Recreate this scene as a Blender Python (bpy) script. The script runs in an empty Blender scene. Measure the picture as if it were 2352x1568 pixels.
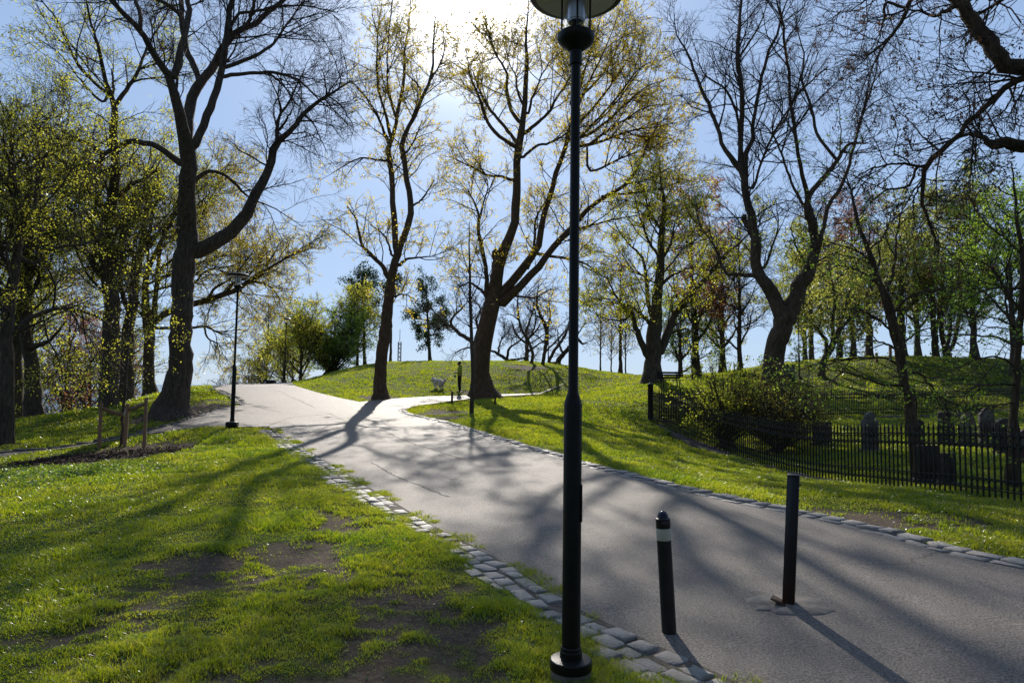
import bpy, bmesh, math, random
import numpy as np
from mathutils import Vector, Matrix
from mathutils.geometry import delaunay_2d_cdt
R0 = np.random.default_rng(7)
random.seed(7)
sc = bpy.context.scene
COL = sc.collection
# ---------------------------------------------------------------- camera
W, H, FP = 2352.0, 1568.0, 1568.0          # picture units the measurements were taken in
PITCH, ROLL, EYE = math.atan(101/1568), 0.0124, 1.65
_f = np.array([0, math.cos(PITCH), math.sin(PITCH)]); _u = np.array([0, -math.sin(PITCH), math.cos(PITCH)]); _r = np.array([1., 0, 0])
RT = math.cos(ROLL)*_r + math.sin(ROLL)*_u
UP = math.cos(ROLL)*_u - math.sin(ROLL)*_r
CAM = np.array([0, 0, EYE])
def ray(x, y): return (x-W/2)/FP*RT + _f + (H/2-y)/FP*UP
def at(x, y, d):
    r = ray(x, y); return CAM + r*(d/r[1])
cd = bpy.data.cameras.new("camera"); cam = bpy.data.objects.new("camera", cd); COL.objects.link(cam)
cd.sensor_width = 36; cd.lens = 24; cd.clip_start = 0.05; cd.clip_end = 12000
cam.matrix_world = Matrix([[RT[0], UP[0], -_f[0], 0], [RT[1], UP[1], -_f[1], 0], [RT[2], UP[2], -_f[2], EYE], [0, 0, 0, 1]])
sc.camera = cam
# ---------------------------------------------------------------- terrain
def pt(x, y, d): return tuple(at(x, y, d))
CP = []
for X in (-9, -4, 0, 4, 9):
    for Y in (-14, -6, 0, 4, 8): CP.append((X, Y, 0.022*Y - (0.012*(abs(X)-4) if X < -4 else 0)))
for X in (-30, 30):
    for Y in (-14, 0): CP.append((X, Y, -0.8 if X < 0 else 0.3))
CP += [(0, 12, .27), (-4, 12, .27)]
for p in [(280,1030,15.5), (0,1052,14.5), (130,1040,15), (535,977,17.3), (625,985,17.5), (390,958,20), (15,1022,16.5), (120,1000,18.5), (250,975,20),
          (935,942,26), (870,914,30), (1090,909,34), (990,911,33), (700,965,20.5), (800,932,26), (780,912,29.5), (1240,902,36.5), (740,900,32),
          (1200,1030,14), (1340,1065,12.1), (1650,1132,9.45), (2100,1232,7), (2352,1292,6.1), (1080,1000,16.5),
          (1490,968,23), (1637,1037,19.2), (1858,1103,13.8), (2205,1141,9.9), (2352,1158,9.1), (1400,1000,18),
          (1868,962,26), (2168,956,29.7), (1700,968,24), (1990,1040,17), (2250,1060,14.5),
          (1350,905,34), (1440,885,34), (1505,866,34), (1590,884,34), (1650,880,36), (1540,895,29.5),
          (1885,866,40), (2020,856,42), (2200,870,40), (1810,872,40)]: CP.append(pt(*p))
def crest(x, y, d, fr=.86, bk=1.16, dfr=7, dbk=9):
    CP.append(pt(x, y, d)); CP.append(pt(x, y+dfr, d*fr)); CP.append(pt(x, y+dbk, d*bk))
for x, y, d in [(-250,1010,19), (30,971,23), (140,955,24.5), (240,936,26.5), (345,908,31), (430,896,33.5)]: crest(x, y, d, .88, 1.2, 6, 60)
for x, y, d in [(500,889,35), (600,884,37), (680,881,38.5)]: crest(x, y, d, .88, 1.16, 5, 16)
for x, y, d in [(765,856,45), (830,842,48), (900,834,50), (1000,832,51), (1100,831,51), (1200,832,51), (1300,840,49)]: crest(x, y, d, .86, 1.2, 9, 12)
for x, y, d in [(1400,856,44), (1470,866,41)]: crest(x, y, d, .88, 1.2, 4, 8)
for x, y, d in [(1830,834,50), (1930,826,51), (2040,821,52), (2200,823,52), (2400,826,52), (2800,830,52)]: crest(x, y, d, .84, 1.25, 12, 14)
CP += [(-60, 30, -9), (-60, 60, -14), (-40, 70, -10), (0, 80, 1), (40, 80, 2.5), (60, 50, 3), (60, 20, 1)]
CP = np.array(CP)
def tps_k(d2): return np.where(d2 > 1e-9, 0.5*d2*np.log(np.maximum(d2, 1e-9)), 0)
_n = len(CP); _A = np.zeros((_n+3, _n+3)); _xy = CP[:, :2]/20
_d2 = ((_xy[:, None]-_xy[None])**2).sum(-1)
_A[:_n, :_n] = tps_k(_d2) + np.eye(_n)*0.0015
_P = np.c_[np.ones(_n), _xy]; _A[:_n, _n:] = _P; _A[_n:, :_n] = _P.T
_w = np.linalg.solve(_A, np.r_[CP[:, 2], 0, 0, 0])
def gz(x, y):
    x = np.atleast_1d(np.asarray(x, float)); y = np.atleast_1d(np.asarray(y, float)); sh = x.shape
    x = x.ravel(); y = y.ravel(); out = np.empty(len(x))
    for i in range(0, len(x), 40000):
        q = np.c_[x[i:i+40000], y[i:i+40000]]; q = np.clip(q, -75, 95)/20
        d2 = (q[:, :1]-_xy[None, :, 0])**2 + (q[:, 1:]-_xy[None, :, 1])**2
        out[i:i+40000] = tps_k(d2) @ _w[:_n] + _w[_n] + q @ _w[_n+1:]
    r = np.hypot(x, y-20); s = np.clip((r-50)/80, 0, 1); s = s*s*(3-2*s)
    return (out*(1-s) + -45*s).reshape(sh)
def g1(x, y): return float(gz(x, y)[0])
_ds = np.r_[np.arange(1.5, 12, .05), np.arange(12, 62, .15)]
def cast(x, y, dmax=60):
    r = ray(x, y); D = _ds[_ds < dmax]; P = CAM + r*(D/r[1])[:, None]
    h = P[:, 2]-gz(P[:, 0], P[:, 1]); k = np.where(h < 0)[0]
    if len(k) == 0: i = int(np.argmin(h)); return P[i]
    i = k[0]
    if i == 0: return P[0]
    t = h[i-1]/(h[i-1]-h[i]); q = P[i-1]*(1-t)+P[i]*t; q[2] = g1(q[0], q[1]); return q
# ---------------------------------------------------------------- object helpers
def tag(o, label=None, cat=None, group=None, kind=None):
    if label: o['label'] = label
    if cat: o['category'] = cat
    if group: o['group'] = group
    if kind: o['kind'] = kind
    return o
def empty(name, loc, label, cat, group=None, rz=0):
    o = bpy.data.objects.new(name, None); COL.objects.link(o); o.location = loc; o.rotation_euler.z = rz
    o.empty_display_size = .2
    return tag(o, label, cat, group)
def link(name, me, mat=None, parent=None, loc=None):
    o = bpy.data.objects.new(name, me); COL.objects.link(o)
    if mat and not me.materials: me.materials.append(mat)
    if parent is not None: o.parent = parent
    if loc is not None: o.location = loc
    return o
def npmesh(name, V, quads=None, tris=None, smooth=True):
    me = bpy.data.meshes.new(name); V = np.ascontiguousarray(V, np.float32)
    nq = 0 if quads is None else len(quads); nt = 0 if tris is None else len(tris)
    me.vertices.add(len(V)); me.vertices.foreach_set("co", V.ravel())
    idx = []; st = []
    if nq: idx.append(np.asarray(quads, np.int32).ravel()); st.append(np.arange(nq, dtype=np.int32)*4)
    if nt: idx.append(np.asarray(tris, np.int32).ravel()); st.append(np.arange(nt, dtype=np.int32)*3+nq*4)
    idx = np.concatenate(idx); st = np.concatenate(st)
    me.loops.add(len(idx)); me.loops.foreach_set("vertex_index", idx)
    me.polygons.add(nq+nt); me.polygons.foreach_set("loop_start", st)
    me.update(calc_edges=True)
    if smooth: me.polygons.foreach_set("use_smooth", np.ones(nq+nt, bool))
    return me
def nobj(name, V, quads=None, tris=None, mat=None, parent=None, smooth=True):
    if parent is not None: V = np.asarray(V) - np.array(parent.location)
    return link(name, npmesh(name, V, quads, tris, smooth), mat, parent)
def copy_tree(o, parent=None):
    c = o.copy(); COL.objects.link(c); c.parent = parent
    for ch in list(o.children): copy_tree(ch, c)
    return c
class MB:
    """collects boxes, lathes, tubes in one mesh"""
    def __init__(s): s.v = []; s.q = []; s.t = []; s.n = 0
    def add(s, V, q=None, t=None):
        V = np.asarray(V, float)
        if q is not None and len(q): s.q.append(np.asarray(q)+s.n)
        if t is not None and len(t): s.t.append(np.asarray(t)+s.n)
        s.v.append(V); s.n += len(V)
    def box(s, c, sz, M=None, ch=0.0):
        x, y, z = np.array(sz)/2
        if ch <= 0:
            V = np.array([[a*x, b*y, e*z] for e in (-1, 1) for a, b in ((-1, -1), (1, -1), (1, 1), (-1, 1))])
            q = [[0, 3, 2, 1], [4, 5, 6, 7]] + [[i, (i+1) % 4, (i+1) % 4+4, i+4] for i in range(4)]
        else:
            rings = []
            for zz, k in ((-z, ch), (-z+ch, 0), (z-ch, 0), (z, ch)):
                rings.append([[a*(x-k), b*(y-k), zz] for a, b in ((-1, -1), (1, -1), (1, 1), (-1, 1))])
            V = np.array(rings).reshape(-1, 3); q = [[3, 2, 1, 0], [12, 13, 14, 15]]
            for j in range(3): q += [[j*4+i, j*4+(i+1) % 4, j*4+(i+1) % 4+4, j*4+i+4] for i in range(4)]
        if M is not None: V = V @ np.array(M).T
        s.add(V+np.array(c), q); return s
    def lathe(s, prof, n=24, c=(0, 0, 0), cap=True):
        a = np.linspace(0, 2*np.pi, n, endpoint=False); V = []; q = []; t = []
        for r, z in prof: V.append(np.c_[r*np.cos(a), r*np.sin(a), np.full(n, z)])
        V = np.concatenate(V)
        for j in range(len(prof)-1):
            for i in range(n): q.append([j*n+i, j*n+(i+1) % n, (j+1)*n+(i+1) % n, (j+1)*n+i])
        if cap:
            for j, fl in ((0, 1), (len(prof)-1, 0)):
                k = len(V); V = np.r_[V, [[0, 0, prof[j][1]]]]
                for i in range(n):
                    e = [j*n+i, j*n+(i+1) % n, k]; t.append(e[::-1] if fl else e)
        s.add(V+np.array(c), q, t); return s
    def tube(s, pts, rad, n=8):
        V, q = tubes(np.array(pts, float)[None], np.broadcast_to(np.array(rad, float), (len(pts),))[None], n); s.add(V, q)
        m = len(pts)
        for j, fl in ((0, 1), (m-1, 0)):
            ring = V[j*n:(j+1)*n]; s.add(np.r_[ring, [ring.mean(0)]], None, [([i, (i+1) % n, n] if not fl else [(i+1) % n, i, n]) for i in range(n)])
        return s
    def prism(s, outline, depth, M=None, c=(0, 0, 0)):
        """outline in xz, extruded along y"""
        o = np.array(outline); n = len(o); V = np.r_[np.c_[o[:, 0], np.full(n, -depth/2), o[:, 1]], np.c_[o[:, 0], np.full(n, depth/2), o[:, 1]]]
        V = np.r_[V, [[o[:, 0].mean(), -depth/2, o[:, 1].mean()]], [[o[:, 0].mean(), depth/2, o[:, 1].mean()]]]
        q = [[i, (i+1) % n, n+(i+1) % n, n+i][::-1] for i in range(n)]
        t = [[i, (i+1) % n, 2*n] for i in range(n)] + [[n+(i+1) % n, n+i, 2*n+1] for i in range(n)]
        if M is not None: V = V @ np.array(M).T
        s.add(V+np.array(c), q, t); return s
    def build(s, name, mat, parent=None, smooth=False, local=True):
        V = np.concatenate(s.v); q = np.concatenate(s.q) if s.q else None; t = np.concatenate(s.t) if s.t else None
        if parent is not None and not local: V = V-np.array(parent.location)
        o = link(name, npmesh(name, V, q, t, smooth), mat, parent)
        if smooth:
            try: o.data.set_sharp_from_angle(angle=math.radians(38))
            except Exception: pass
        return o
def nrm(v): return v/np.maximum(np.linalg.norm(v, axis=-1, keepdims=True), 1e-9)
def tubes(P, R, s, lobes=None, rng=None):
    n, k, _ = P.shape
    T = nrm(np.gradient(P, axis=1)); ax = np.abs(T.mean(1)); ref = np.eye(3)[np.argmin(ax, axis=1)]
    N = nrm(np.cross(T, ref[:, None])); B = np.cross(T, N)
    a = np.linspace(0, 2*np.pi, s, endpoint=False)
    rr = R[..., None]*np.ones(s)
    if lobes is not None: rr = rr*lobes(a, n, k)
    V = P[:, :, None] + rr[..., None]*(np.cos(a)[:, None]*N[:, :, None] + np.sin(a)[:, None]*B[:, :, None])
    i = np.arange(n)[:, None, None]*k*s; j = np.arange(k-1)[None, :, None]*s; m = np.arange(s)[None, None]
    m2 = (m+1) % s
    q = np.stack([i+j+m, i+j+m2, i+j+s+m2, i+j+s+m], -1).reshape(-1, 4)
    return V.reshape(-1, 3), q
# ---------------------------------------------------------------- materials
def newmat(name):
    m = bpy.data.materials.new(name); m.use_nodes = True; nt = m.node_tree; nt.nodes.clear()
    return m, nt.nodes, nt.links, nt.nodes.new('ShaderNodeOutputMaterial')
def ramp(nd, ln, src, stops):
    r = nd.new('ShaderNodeValToRGB'); e = r.color_ramp.elements
    while len(e) < len(stops): e.new(.5)
    for k, (p, c) in zip(e, stops): k.position = p; k.color = (*c, 1) if len(c) == 3 else c
    ln.new(src, r.inputs[0]); return r.outputs[0]
def noise(nd, ln, scale, detail=4, rough=.55, vec=None, dist=0):
    n = nd.new('ShaderNodeTexNoise'); n.inputs['Scale'].default_value = scale; n.inputs['Detail'].default_value = detail
    n.inputs['Roughness'].default_value = rough; n.inputs['Distortion'].default_value = dist
    if vec is not None: ln.new(vec, n.inputs['Vector'])
    return n.outputs[0]
def pos(nd): return nd.new('ShaderNodeNewGeometry').outputs['Position']
def scalev(nd, ln, v, s):
    m = nd.new('ShaderNodeMapping'); m.inputs['Scale'].default_value = s; ln.new(v, m.inputs['Vector']); return m.outputs[0]
def mixc(nd, ln, fac, a, b, mode='MIX'):
    m = nd.new('ShaderNodeMix'); m.data_type = 'RGBA'; m.blend_type = mode
    for sock, v in ((m.inputs[0], fac), (m.inputs[6], a), (m.inputs[7], b)):
        if isinstance(v, (int, float)): sock.default_value = v
        elif isinstance(v, tuple): sock.default_value = (*v, 1)
        else: ln.new(v, sock)
    return m.outputs[2]
def bump(nd, ln, h, strength, dist):
    b = nd.new('ShaderNodeBump'); b.inputs['Strength'].default_value = strength; b.inputs['Distance'].default_value = dist
    ln.new(h, b.inputs['Height']); return b.outputs[0]
def simple(name, c1, c2, scale=8, rough=.6, metal=0, bs=0, bd=.01, stretch=None, spec=.5):
    m, nd, ln, out = newmat(name); p = nd.new('ShaderNodeBsdfPrincipled'); tc = nd.new('ShaderNodeTexCoord').outputs['Object']
    if stretch: tc = scalev(nd, ln, tc, stretch)
    f = noise(nd, ln, scale, 6, .6, tc)
    ln.new(ramp(nd, ln, f, [(.3, c1), (.7, c2)]), p.inputs['Base Color'])
    p.inputs['Roughness'].default_value = rough; p.inputs['Metallic'].default_value = metal; p.inputs['Specular IOR Level'].default_value = spec
    if bs: ln.new(bump(nd, ln, f, bs, bd), p.inputs['Normal'])
    ln.new(p.outputs[0], out.inputs[0]); return m
def bark_mat(name, c1, c2, sc_=1.0):
    m, nd, ln, out = newmat(name); p = nd.new('ShaderNodeBsdfPrincipled')
    v = pos(nd); vs = scalev(nd, ln, v, (9*sc_, 9*sc_, 1.6*sc_))
    f = noise(nd, ln, 2.2, 7, .65, vs, .6); g = noise(nd, ln, .9, 3, .5, v)
    c = ramp(nd, ln, f, [(.32, c1), (.68, c2)])
    c = mixc(nd, ln, ramp(nd, ln, g, [(.5, (0, 0, 0)), (.75, (.45, .45, .45))]), c, (.06, .065, .03))
    ln.new(c, p.inputs['Base Color']); p.inputs['Roughness'].default_value = .85; p.inputs['Specular IOR Level'].default_value = .25
    ln.new(bump(nd, ln, f, 1.0, .09), p.inputs['Normal']); ln.new(p.outputs[0], out.inputs[0]); return m
def leaf_mat(name, dif, tra, var=.35, gloss=.06):
    m, nd, ln, out = newmat(name)
    v = pos(nd); f = noise(nd, ln, 2.3, 2, .5, v); f2 = noise(nd, ln, 25, 1, .5, v)
    k = nd.new('ShaderNodeMath'); k.operation = 'ADD'; ln.new(f, k.inputs[0]); ln.new(f2, k.inputs[1])
    def vary(c): return ramp(nd, ln, k.outputs[0], [(.0, c), (.8, tuple(x*(1-var) for x in c)), (1.0, c), (1, (c[0]*(1+var*.8), c[1]*(1+var*.4), c[2]))]) if False else None
    s = nd.new('ShaderNodeMapRange'); s.inputs[1].default_value = .6; s.inputs[2].default_value = 1.4; ln.new(k.outputs[0], s.inputs[0])
    def vc(c): return mixc(nd, ln, s.outputs[0], (c[0]*(1-var), c[1]*(1-var*.7), c[2]*(1-var)), (min(1, c[0]*(1+var)), min(1, c[1]*(1+var*.7)), c[2]*(1+var)))
    d = nd.new('ShaderNodeBsdfDiffuse'); t = nd.new('ShaderNodeBsdfTranslucent'); g = nd.new('ShaderNodeBsdfGlossy')
    g.inputs['Roughness'].default_value = .35
    ln.new(vc(dif), d.inputs[0]); ln.new(vc(tra), t.inputs[0])
    a = nd.new('ShaderNodeAddShader'); ln.new(d.outputs[0], a.inputs[0]); ln.new(t.outputs[0], a.inputs[1])
    mx = nd.new('ShaderNodeMixShader'); mx.inputs[0].default_value = gloss; ln.new(a.outputs[0], mx.inputs[1]); ln.new(g.outputs[0], mx.inputs[2])
    ln.new(mx.outputs[0], out.inputs[0]); return m
BARK = bark_mat('bark_dark', (.055, .041, .031), (.22, .17, .13))
BARK_B = bark_mat('bark_brown', (.065, .044, .029), (.24, .165, .11))
BARK_G = bark_mat('bark_grey', (.03, .027, .024), (.10, .088, .075))
TWIG = simple('twig_bark', (.045, .032, .026), (.10, .072, .058), 3, .8, spec=.25)
LEAF_Y = leaf_mat('young_leaf_yellow', (.16, .13, .015), (.62, .48, .035))
LEAF_YG = leaf_mat('young_leaf_lime', (.13, .135, .015), (.48, .48, .04))
LEAF_O = leaf_mat('young_leaf_olive', (.14, .12, .02), (.54, .44, .05))
LEAF_H = leaf_mat('hill_leaf_pale', (.11, .115, .025), (.36, .37, .06), .25)
LEAF_G = leaf_mat('leaf_green', (.07, .11, .015), (.24, .36, .03))
LEAF_R = leaf_mat('leaf_copper', (.10, .05, .03), (.30, .13, .06))
LEAF_D = leaf_mat('pine_needle', (.022, .038, .018), (.03, .05, .015), .3, .03)
LEAF_S = leaf_mat('dry_seed_keys', (.045, .03, .02), (.08, .045, .025), .3, .02)
BLACKM = simple('black_painted_metal', (.007, .007, .006), (.016, .015, .012), 14, .42, .0, .15, .002, spec=.3)
IRON = simple('dark_cast_iron', (.007, .008, .010), (.02, .02, .022), 20, .45, .2)
STONE = simple('weathered_stone', (.09, .08, .07), (.22, .20, .175), 6, .9, 0, .5, .02)
STONE_D = simple('dark_gravestone', (.035, .028, .025), (.09, .07, .06), 5, .8, 0, .4, .02)
STONE_R = simple('red_granite', (.09, .04, .03), (.15, .075, .06), 30, .6)
WOOD = simple('stake_wood', (.26, .15, .085), (.42, .26, .15), 10, .8, 0, .4, .01, (6, 6, .6))
WOOD_D = simple('old_grey_wood', (.05, .035, .025), (.12, .085, .06), 10, .85, 0, .4, .01, (6, 6, .6))
CONC = simple('old_concrete', (.13, .11, .095), (.27, .24, .20), 14, .92, 0, .5, .01)
SUN_E, SKY_S, AIR, DUST, OZ, EXPO, GAM, TINT, BACK, AU1, AU2 = 5.0, 0.10, 1.0, 0.3, 2.0, 0.0, 0.3, (2.75,3.5,4.75), .30, 75, 4
# ---------------------------------------------------------------- trees
TILE = dict(A=(0, 0), B=(784, 0), C=(1568, 0), D=(0, 522.67), E=(784, 522.67), G=(1568, 522.67))
def parse(s):
    t, *pp = s.split(); a = np.array([[float(z) for z in p.split(',')] for p in pp])
    if t != 'F':
        a = a/3; a[:, :2] += TILE[t]
    return a
def smoothline(a, k):
    """Catmull-Rom through rows of a, k samples by length"""
    n = len(a); e = np.r_[[2*a[0]-a[1]], a, [2*a[-1]-a[-2]]]; out = []
    for i in range(n-1):
        p0, p1, p2, p3 = e[i:i+4]; t = np.linspace(0, 1, 9)[:-1, None]
        out.append(.5*((2*p1)+(-p0+p2)*t+(2*p0-5*p1+4*p2-p3)*t**2+(-p0+3*p1-3*p2+p3)*t**3))
    o = np.r_[np.concatenate(out), a[-1:]]; L = np.r_[0, np.cumsum(np.linalg.norm(np.diff(o[:, :3], axis=0), axis=1))]
    s = np.linspace(0, L[-1], k); return np.stack([np.interp(s, L, o[:, c]) for c in range(o.shape[1])], 1), L[-1]
def grow(P, R, dens, tmin, lm, ang, k, wig, lift, rfac, rtip, rng, tpow=.8, taper_len=.42, lmax_parent=.75):
    """children on polylines P (n,k,3): dens per metre"""
    L = np.linalg.norm(np.diff(P, axis=1), axis=2).sum(1)
    cnt = rng.poisson(dens*L*(1-tmin)); idx = np.repeat(np.arange(len(P)), cnt); n = len(idx)
    if n == 0: return None
    t = tmin+(1-tmin)*rng.random(n)**tpow; kk = P.shape[1]; f = t*(kk-1.001); i = f.astype(int); w = (f-i)[:, None]
    p = P[idx, i]*(1-w)+P[idx, i+1]*w; T = nrm(P[idx, i+1]-P[idx, i]); r = R[idx, i]*(1-w[:, 0])+R[idx, i+1]*w[:, 0]
    v = rng.normal(size=(n, 3)); v = nrm(v-(v*T).sum(1, keepdims=True)*T)
    a = np.radians(rng.normal(ang, 13, n))[:, None]; d = nrm(np.cos(a)*T+np.sin(a)*v)
    ln = lm*(1-taper_len*t)*rng.uniform(.55, 1.35, n); ln = np.minimum(ln, L[idx]*lmax_parent+.15)
    st = (ln/(k-1))[:, None]; out = np.empty((n, k, 3)); out[:, 0] = p
    for j in range(1, k):
        d = nrm(d+wig*rng.normal(size=(n, 3))+np.array([0, 0, lift])*(1 if j > 1 else .3)); out[:, j] = out[:, j-1]+d*st
    r0 = np.clip(np.minimum(.62*r, rfac*ln+.002), rtip, None)
    tt = np.linspace(0, 1, k); Rr = r0[:, None]*(1-tt)**.8+rtip*np.minimum(1, tt*1.2)
    return out, Rr
def leaves(P, per, size, rng, droop=-.25, t0=.25, spread=.05, shape=.36):
    n0, k, _ = P.shape; cnt = rng.poisson(per, n0); idx = np.repeat(np.arange(n0), cnt); n = len(idx)
    t = t0+(1-t0)*rng.random(n); f = t*(k-1.001); i = f.astype(int); w = (f-i)[:, None]
    p = P[idx, i]*(1-w)+P[idx, i+1]*w + rng.normal(size=(n, 3))*spread
    d = nrm(rng.normal(size=(n, 3))+np.array([0, 0, droop])); u = nrm(np.cross(d, rng.normal(size=(n, 3))))
    nn = np.cross(d, u); s = (size*rng.uniform(.55, 1.35, n))[:, None]
    V = np.stack([p, p+d*s*.55+u*s*shape+nn*s*.1, p+d*s, p+d*s*.5-u*s*shape+nn*s*.1], 1).reshape(-1, 3)
    return V, np.arange(n*4).reshape(-1, 4)
def auto_limbs(base, Ht, r, n, spread, rng, start=.25, lean=(0, 0), crook=.05, up=.10, fork=True):
    """a leader and n limbs as world polylines; the list's rows are x,y,z,r"""
    base = np.array(base, float); k = 10; tt = np.linspace(0, 1, k)
    ax = base+np.c_[lean[0]*tt+np.cumsum(rng.normal(0, crook, k))*.25*Ht*.1, lean[1]*tt+np.cumsum(rng.normal(0, crook, k))*.25*Ht*.1, tt*Ht]
    ax[0] = base; out = [np.c_[ax, r*(1-tt)**.9*.95+.012]]
    out[0][0, 3] = r*1.5; out[0] = np.r_[[[base[0], base[1], base[2]-.4, r*1.7]], out[0]]
    ph = rng.random()*6
    for i in range(n):
        t = start+(1-start)*(i+rng.random()*.8)/n*.92; f = t*(k-1.001); j = int(f); p = ax[j]+(ax[j+1]-ax[j])*(f-j)
        a = ph+i*2.4+rng.normal(0, .3); L = spread*(1.1-.65*t)*rng.uniform(.75, 1.2); el = math.radians(rng.uniform(20, 50)+18*t)
        d = np.array([math.cos(a)*math.cos(el), math.sin(a)*math.cos(el), math.sin(el)]); q = [p]; m = 8
        for _ in range(m-1):
            d = nrm(d+rng.normal(0, .14, 3)+np.array([0, 0, up])); q.append(q[-1]+d*L/(m-1))
        rr = r*.5*(1.08-t)**.9*rng.uniform(.7, 1.1); out.append(np.c_[np.array(q), rr*(1-np.linspace(0, 1, m))**.85+.008])
    return out
NF = [0, 0]
def tree(name, label, limbs=(), d=20, world=(), n2=2.2, l2=2.0, n3=5, l3=.8, n4=7, l4=.3, leaf=(3, .07), lm=None, bark=None, tmin=.25, lift=.03,
         droop=0.0, wig=.16, seed=0, group=None, cat='tree', keys=0, flare=.35, depth_slope=.6, ground=True, root=None, t3=.12, ang=45, lod=1.0, loc=None, trunk_t=.5, spread=.05, ldroop=-.25, fill=0, fill_len=4.0, fill_from=.35):
    n2, n3, n4, l2 = n2*1.4, n3*1.6, n4*1.7, l2*1.25; rng = np.random.default_rng(seed+101); main = []; pts0 = None; scr = []
    for li, s in enumerate(limbs):
        a = parse(s) if isinstance(s, str) else s
        if li == 0:
            dd = np.full(len(a), float(d))
        else:
            best = None
            for (b, bd) in scr:
                ds = (b[:, 0]-a[0, 0])**2+(b[:, 1]-a[0, 1])**2; i = int(ds.argmin())
                if best is None or ds[i] < best[0]: best = (ds[i], b[i], bd[i])
            a = a.copy()
            if best[0] < 60**2 and best[0] > 4: a = np.r_[[np.r_[best[1][:2], min(best[1][2]*.8, a[0, 2]*1.15)]], a]
            L = np.r_[0, np.cumsum(np.hypot(*np.diff(a[:, :2], axis=0).T))]/FP*d
            sl = rng.uniform(-depth_slope, depth_slope); dd = best[2]+sl*L+.02*L*L*rng.uniform(-1, 1)
        W3 = np.array([np.r_[at(x, y, q), w*q/FP/2] for (x, y, w), q in zip(a, dd)])
        if li == 0 and ground:
            b = W3[0]; g = g1(b[0], b[1])
            W3 = np.r_[[[b[0], b[1], min(g, b[2])-.35, b[3]*1.25]], W3]; pts0 = np.array([b[0], b[1], g])
        scr.append((smoothline(np.c_[a[:, :2], dd], 60)[0][:, :2], smoothline(np.c_[a[:, :2], dd], 60)[0][:, 2]) if False else (a, dd))
        main.append(W3)
        # densify screen polyline for attachment
        sm, _ = smoothline(np.c_[a, dd], 40); scr[-1] = (sm[:, :3], sm[:, 3])
    main += list(world)
    if fill:
        ax = smoothline(main[0], 30)[0]; ph = rng.random()*6
        for i in range(fill):
            t = fill_from+(1-fill_from)*(i+rng.random())/fill*.9; p = ax[int(t*29)]; a = ph+i*2.4; el = math.radians(rng.uniform(10, 45)+20*t); L = fill_len*(1.15-.6*t)*rng.uniform(.7, 1.25)
            d_ = np.array([math.cos(a)*math.cos(el), math.sin(a)*math.cos(el), math.sin(el)]); q = [p[:3]]
            for _ in range(7): d_ = nrm(d_+rng.normal(0, .13, 3)+np.array([0, 0, .05])); q.append(q[-1]+d_*L/7)
            main.append(np.c_[np.array(q), min(p[3]*.4, L*.013)*(1-np.linspace(0, 1, 8))**.85+.007])
    if pts0 is None: pts0 = main[0][1, :3].copy() if loc is None else np.array(loc)
    lines = []; 
    for i, m in enumerate(main):
        k = 28 if i == 0 else 22
        s, L = smoothline(m, k); wv = rng.normal(size=(k, 3))*(s[:, 3:]*(.05 if i == 0 else .10)+.006); wv[:3] = 0; s[:, :3] += wv; s[:, 3] = np.maximum(s[:, 3], .006); lines.append((s, L))
    root = empty(name, tuple(pts0), label, cat, group)
    mbV = []; mbQ = []; off = 0
    for i, (s, L) in enumerate(lines):
        ph = rng.random(3)*6
        def lob(a, n, k, i=i, ph=ph):
            o = 1+.05*np.sin(3*a+ph[0])[None, None]+.035*rng.normal(size=(n, k, 1)).repeat(len(a), 2)*.6+.03*rng.normal(size=(n, k, len(a)))
            if i == 0 and flare:
                f = np.exp(-np.arange(k)/1.6)[None, :, None]; o = o+f*flare*(.35+np.maximum(0, np.sin(4*a+ph[1])+.4*np.sin(7*a+ph[2]))[None, None])
            return o
        sd = 18 if i == 0 else 9
        V, q = tubes(s[None, :, :3], s[None, :, 3], sd, lob); mbV.append(V); mbQ.append(q+off); off += len(V)
    nobj('trunk', np.concatenate(mbV), np.concatenate(mbQ), None, bark or BARK, root)
    # fine branching
    rt = max(.0022, d*.00011)
    Pm = np.stack([smoothline(m, 16)[0][:, :3] for m, _ in [(l[0], 0) for l in lines]]); Rm = np.stack([smoothline(l[0], 16)[0][:, 3] for l in lines])
    tm = np.full(len(Pm), tmin)
    lv = []
    A = grow(Pm[1:], Rm[1:], n2*lod, tmin, l2, ang, 9, wig, lift, .011, rt, rng) if len(Pm) > 1 else None
    A0 = grow(Pm[:1], Rm[:1], n2*.7*lod, trunk_t, l2, ang+10, 9, wig, lift, .011, rt, rng)
    S = [x for x in (A, A0) if x is not None]
    if S:
        A = (np.concatenate([x[0] for x in S]), np.concatenate([x[1] for x in S])); lv.append((A, 5))
        B = grow(A[0], A[1], n3*lod, t3, l3, ang, 6, wig*1.1, lift-droop*.5, .009, rt, rng, lmax_parent=.8)
        tips = A[0]
        if B is not None:
            lv.append((B, 4)); tips = B[0]
            C = grow(B[0], B[1], n4*lod, .1, l4, ang, 4, wig, lift-droop, .008, rt, rng, lmax_parent=.9) if n4 else None
            if C is not None: lv.append((C, 3)); tips = np.concatenate([C[0], B[0][:, ::2][:, :3][:, [0, 1, 2, 2]]]) if False else C[0]
        V = []; Q = []; off = 0
        for (p, r), sd in lv:
            v, q = tubes(p, r, sd); V.append(v); Q.append(q+off); off += len(v)
        nobj('branches', np.concatenate(V), np.concatenate(Q), None, TWIG, root); NF[0] += sum(len(q) for q in Q)
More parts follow.
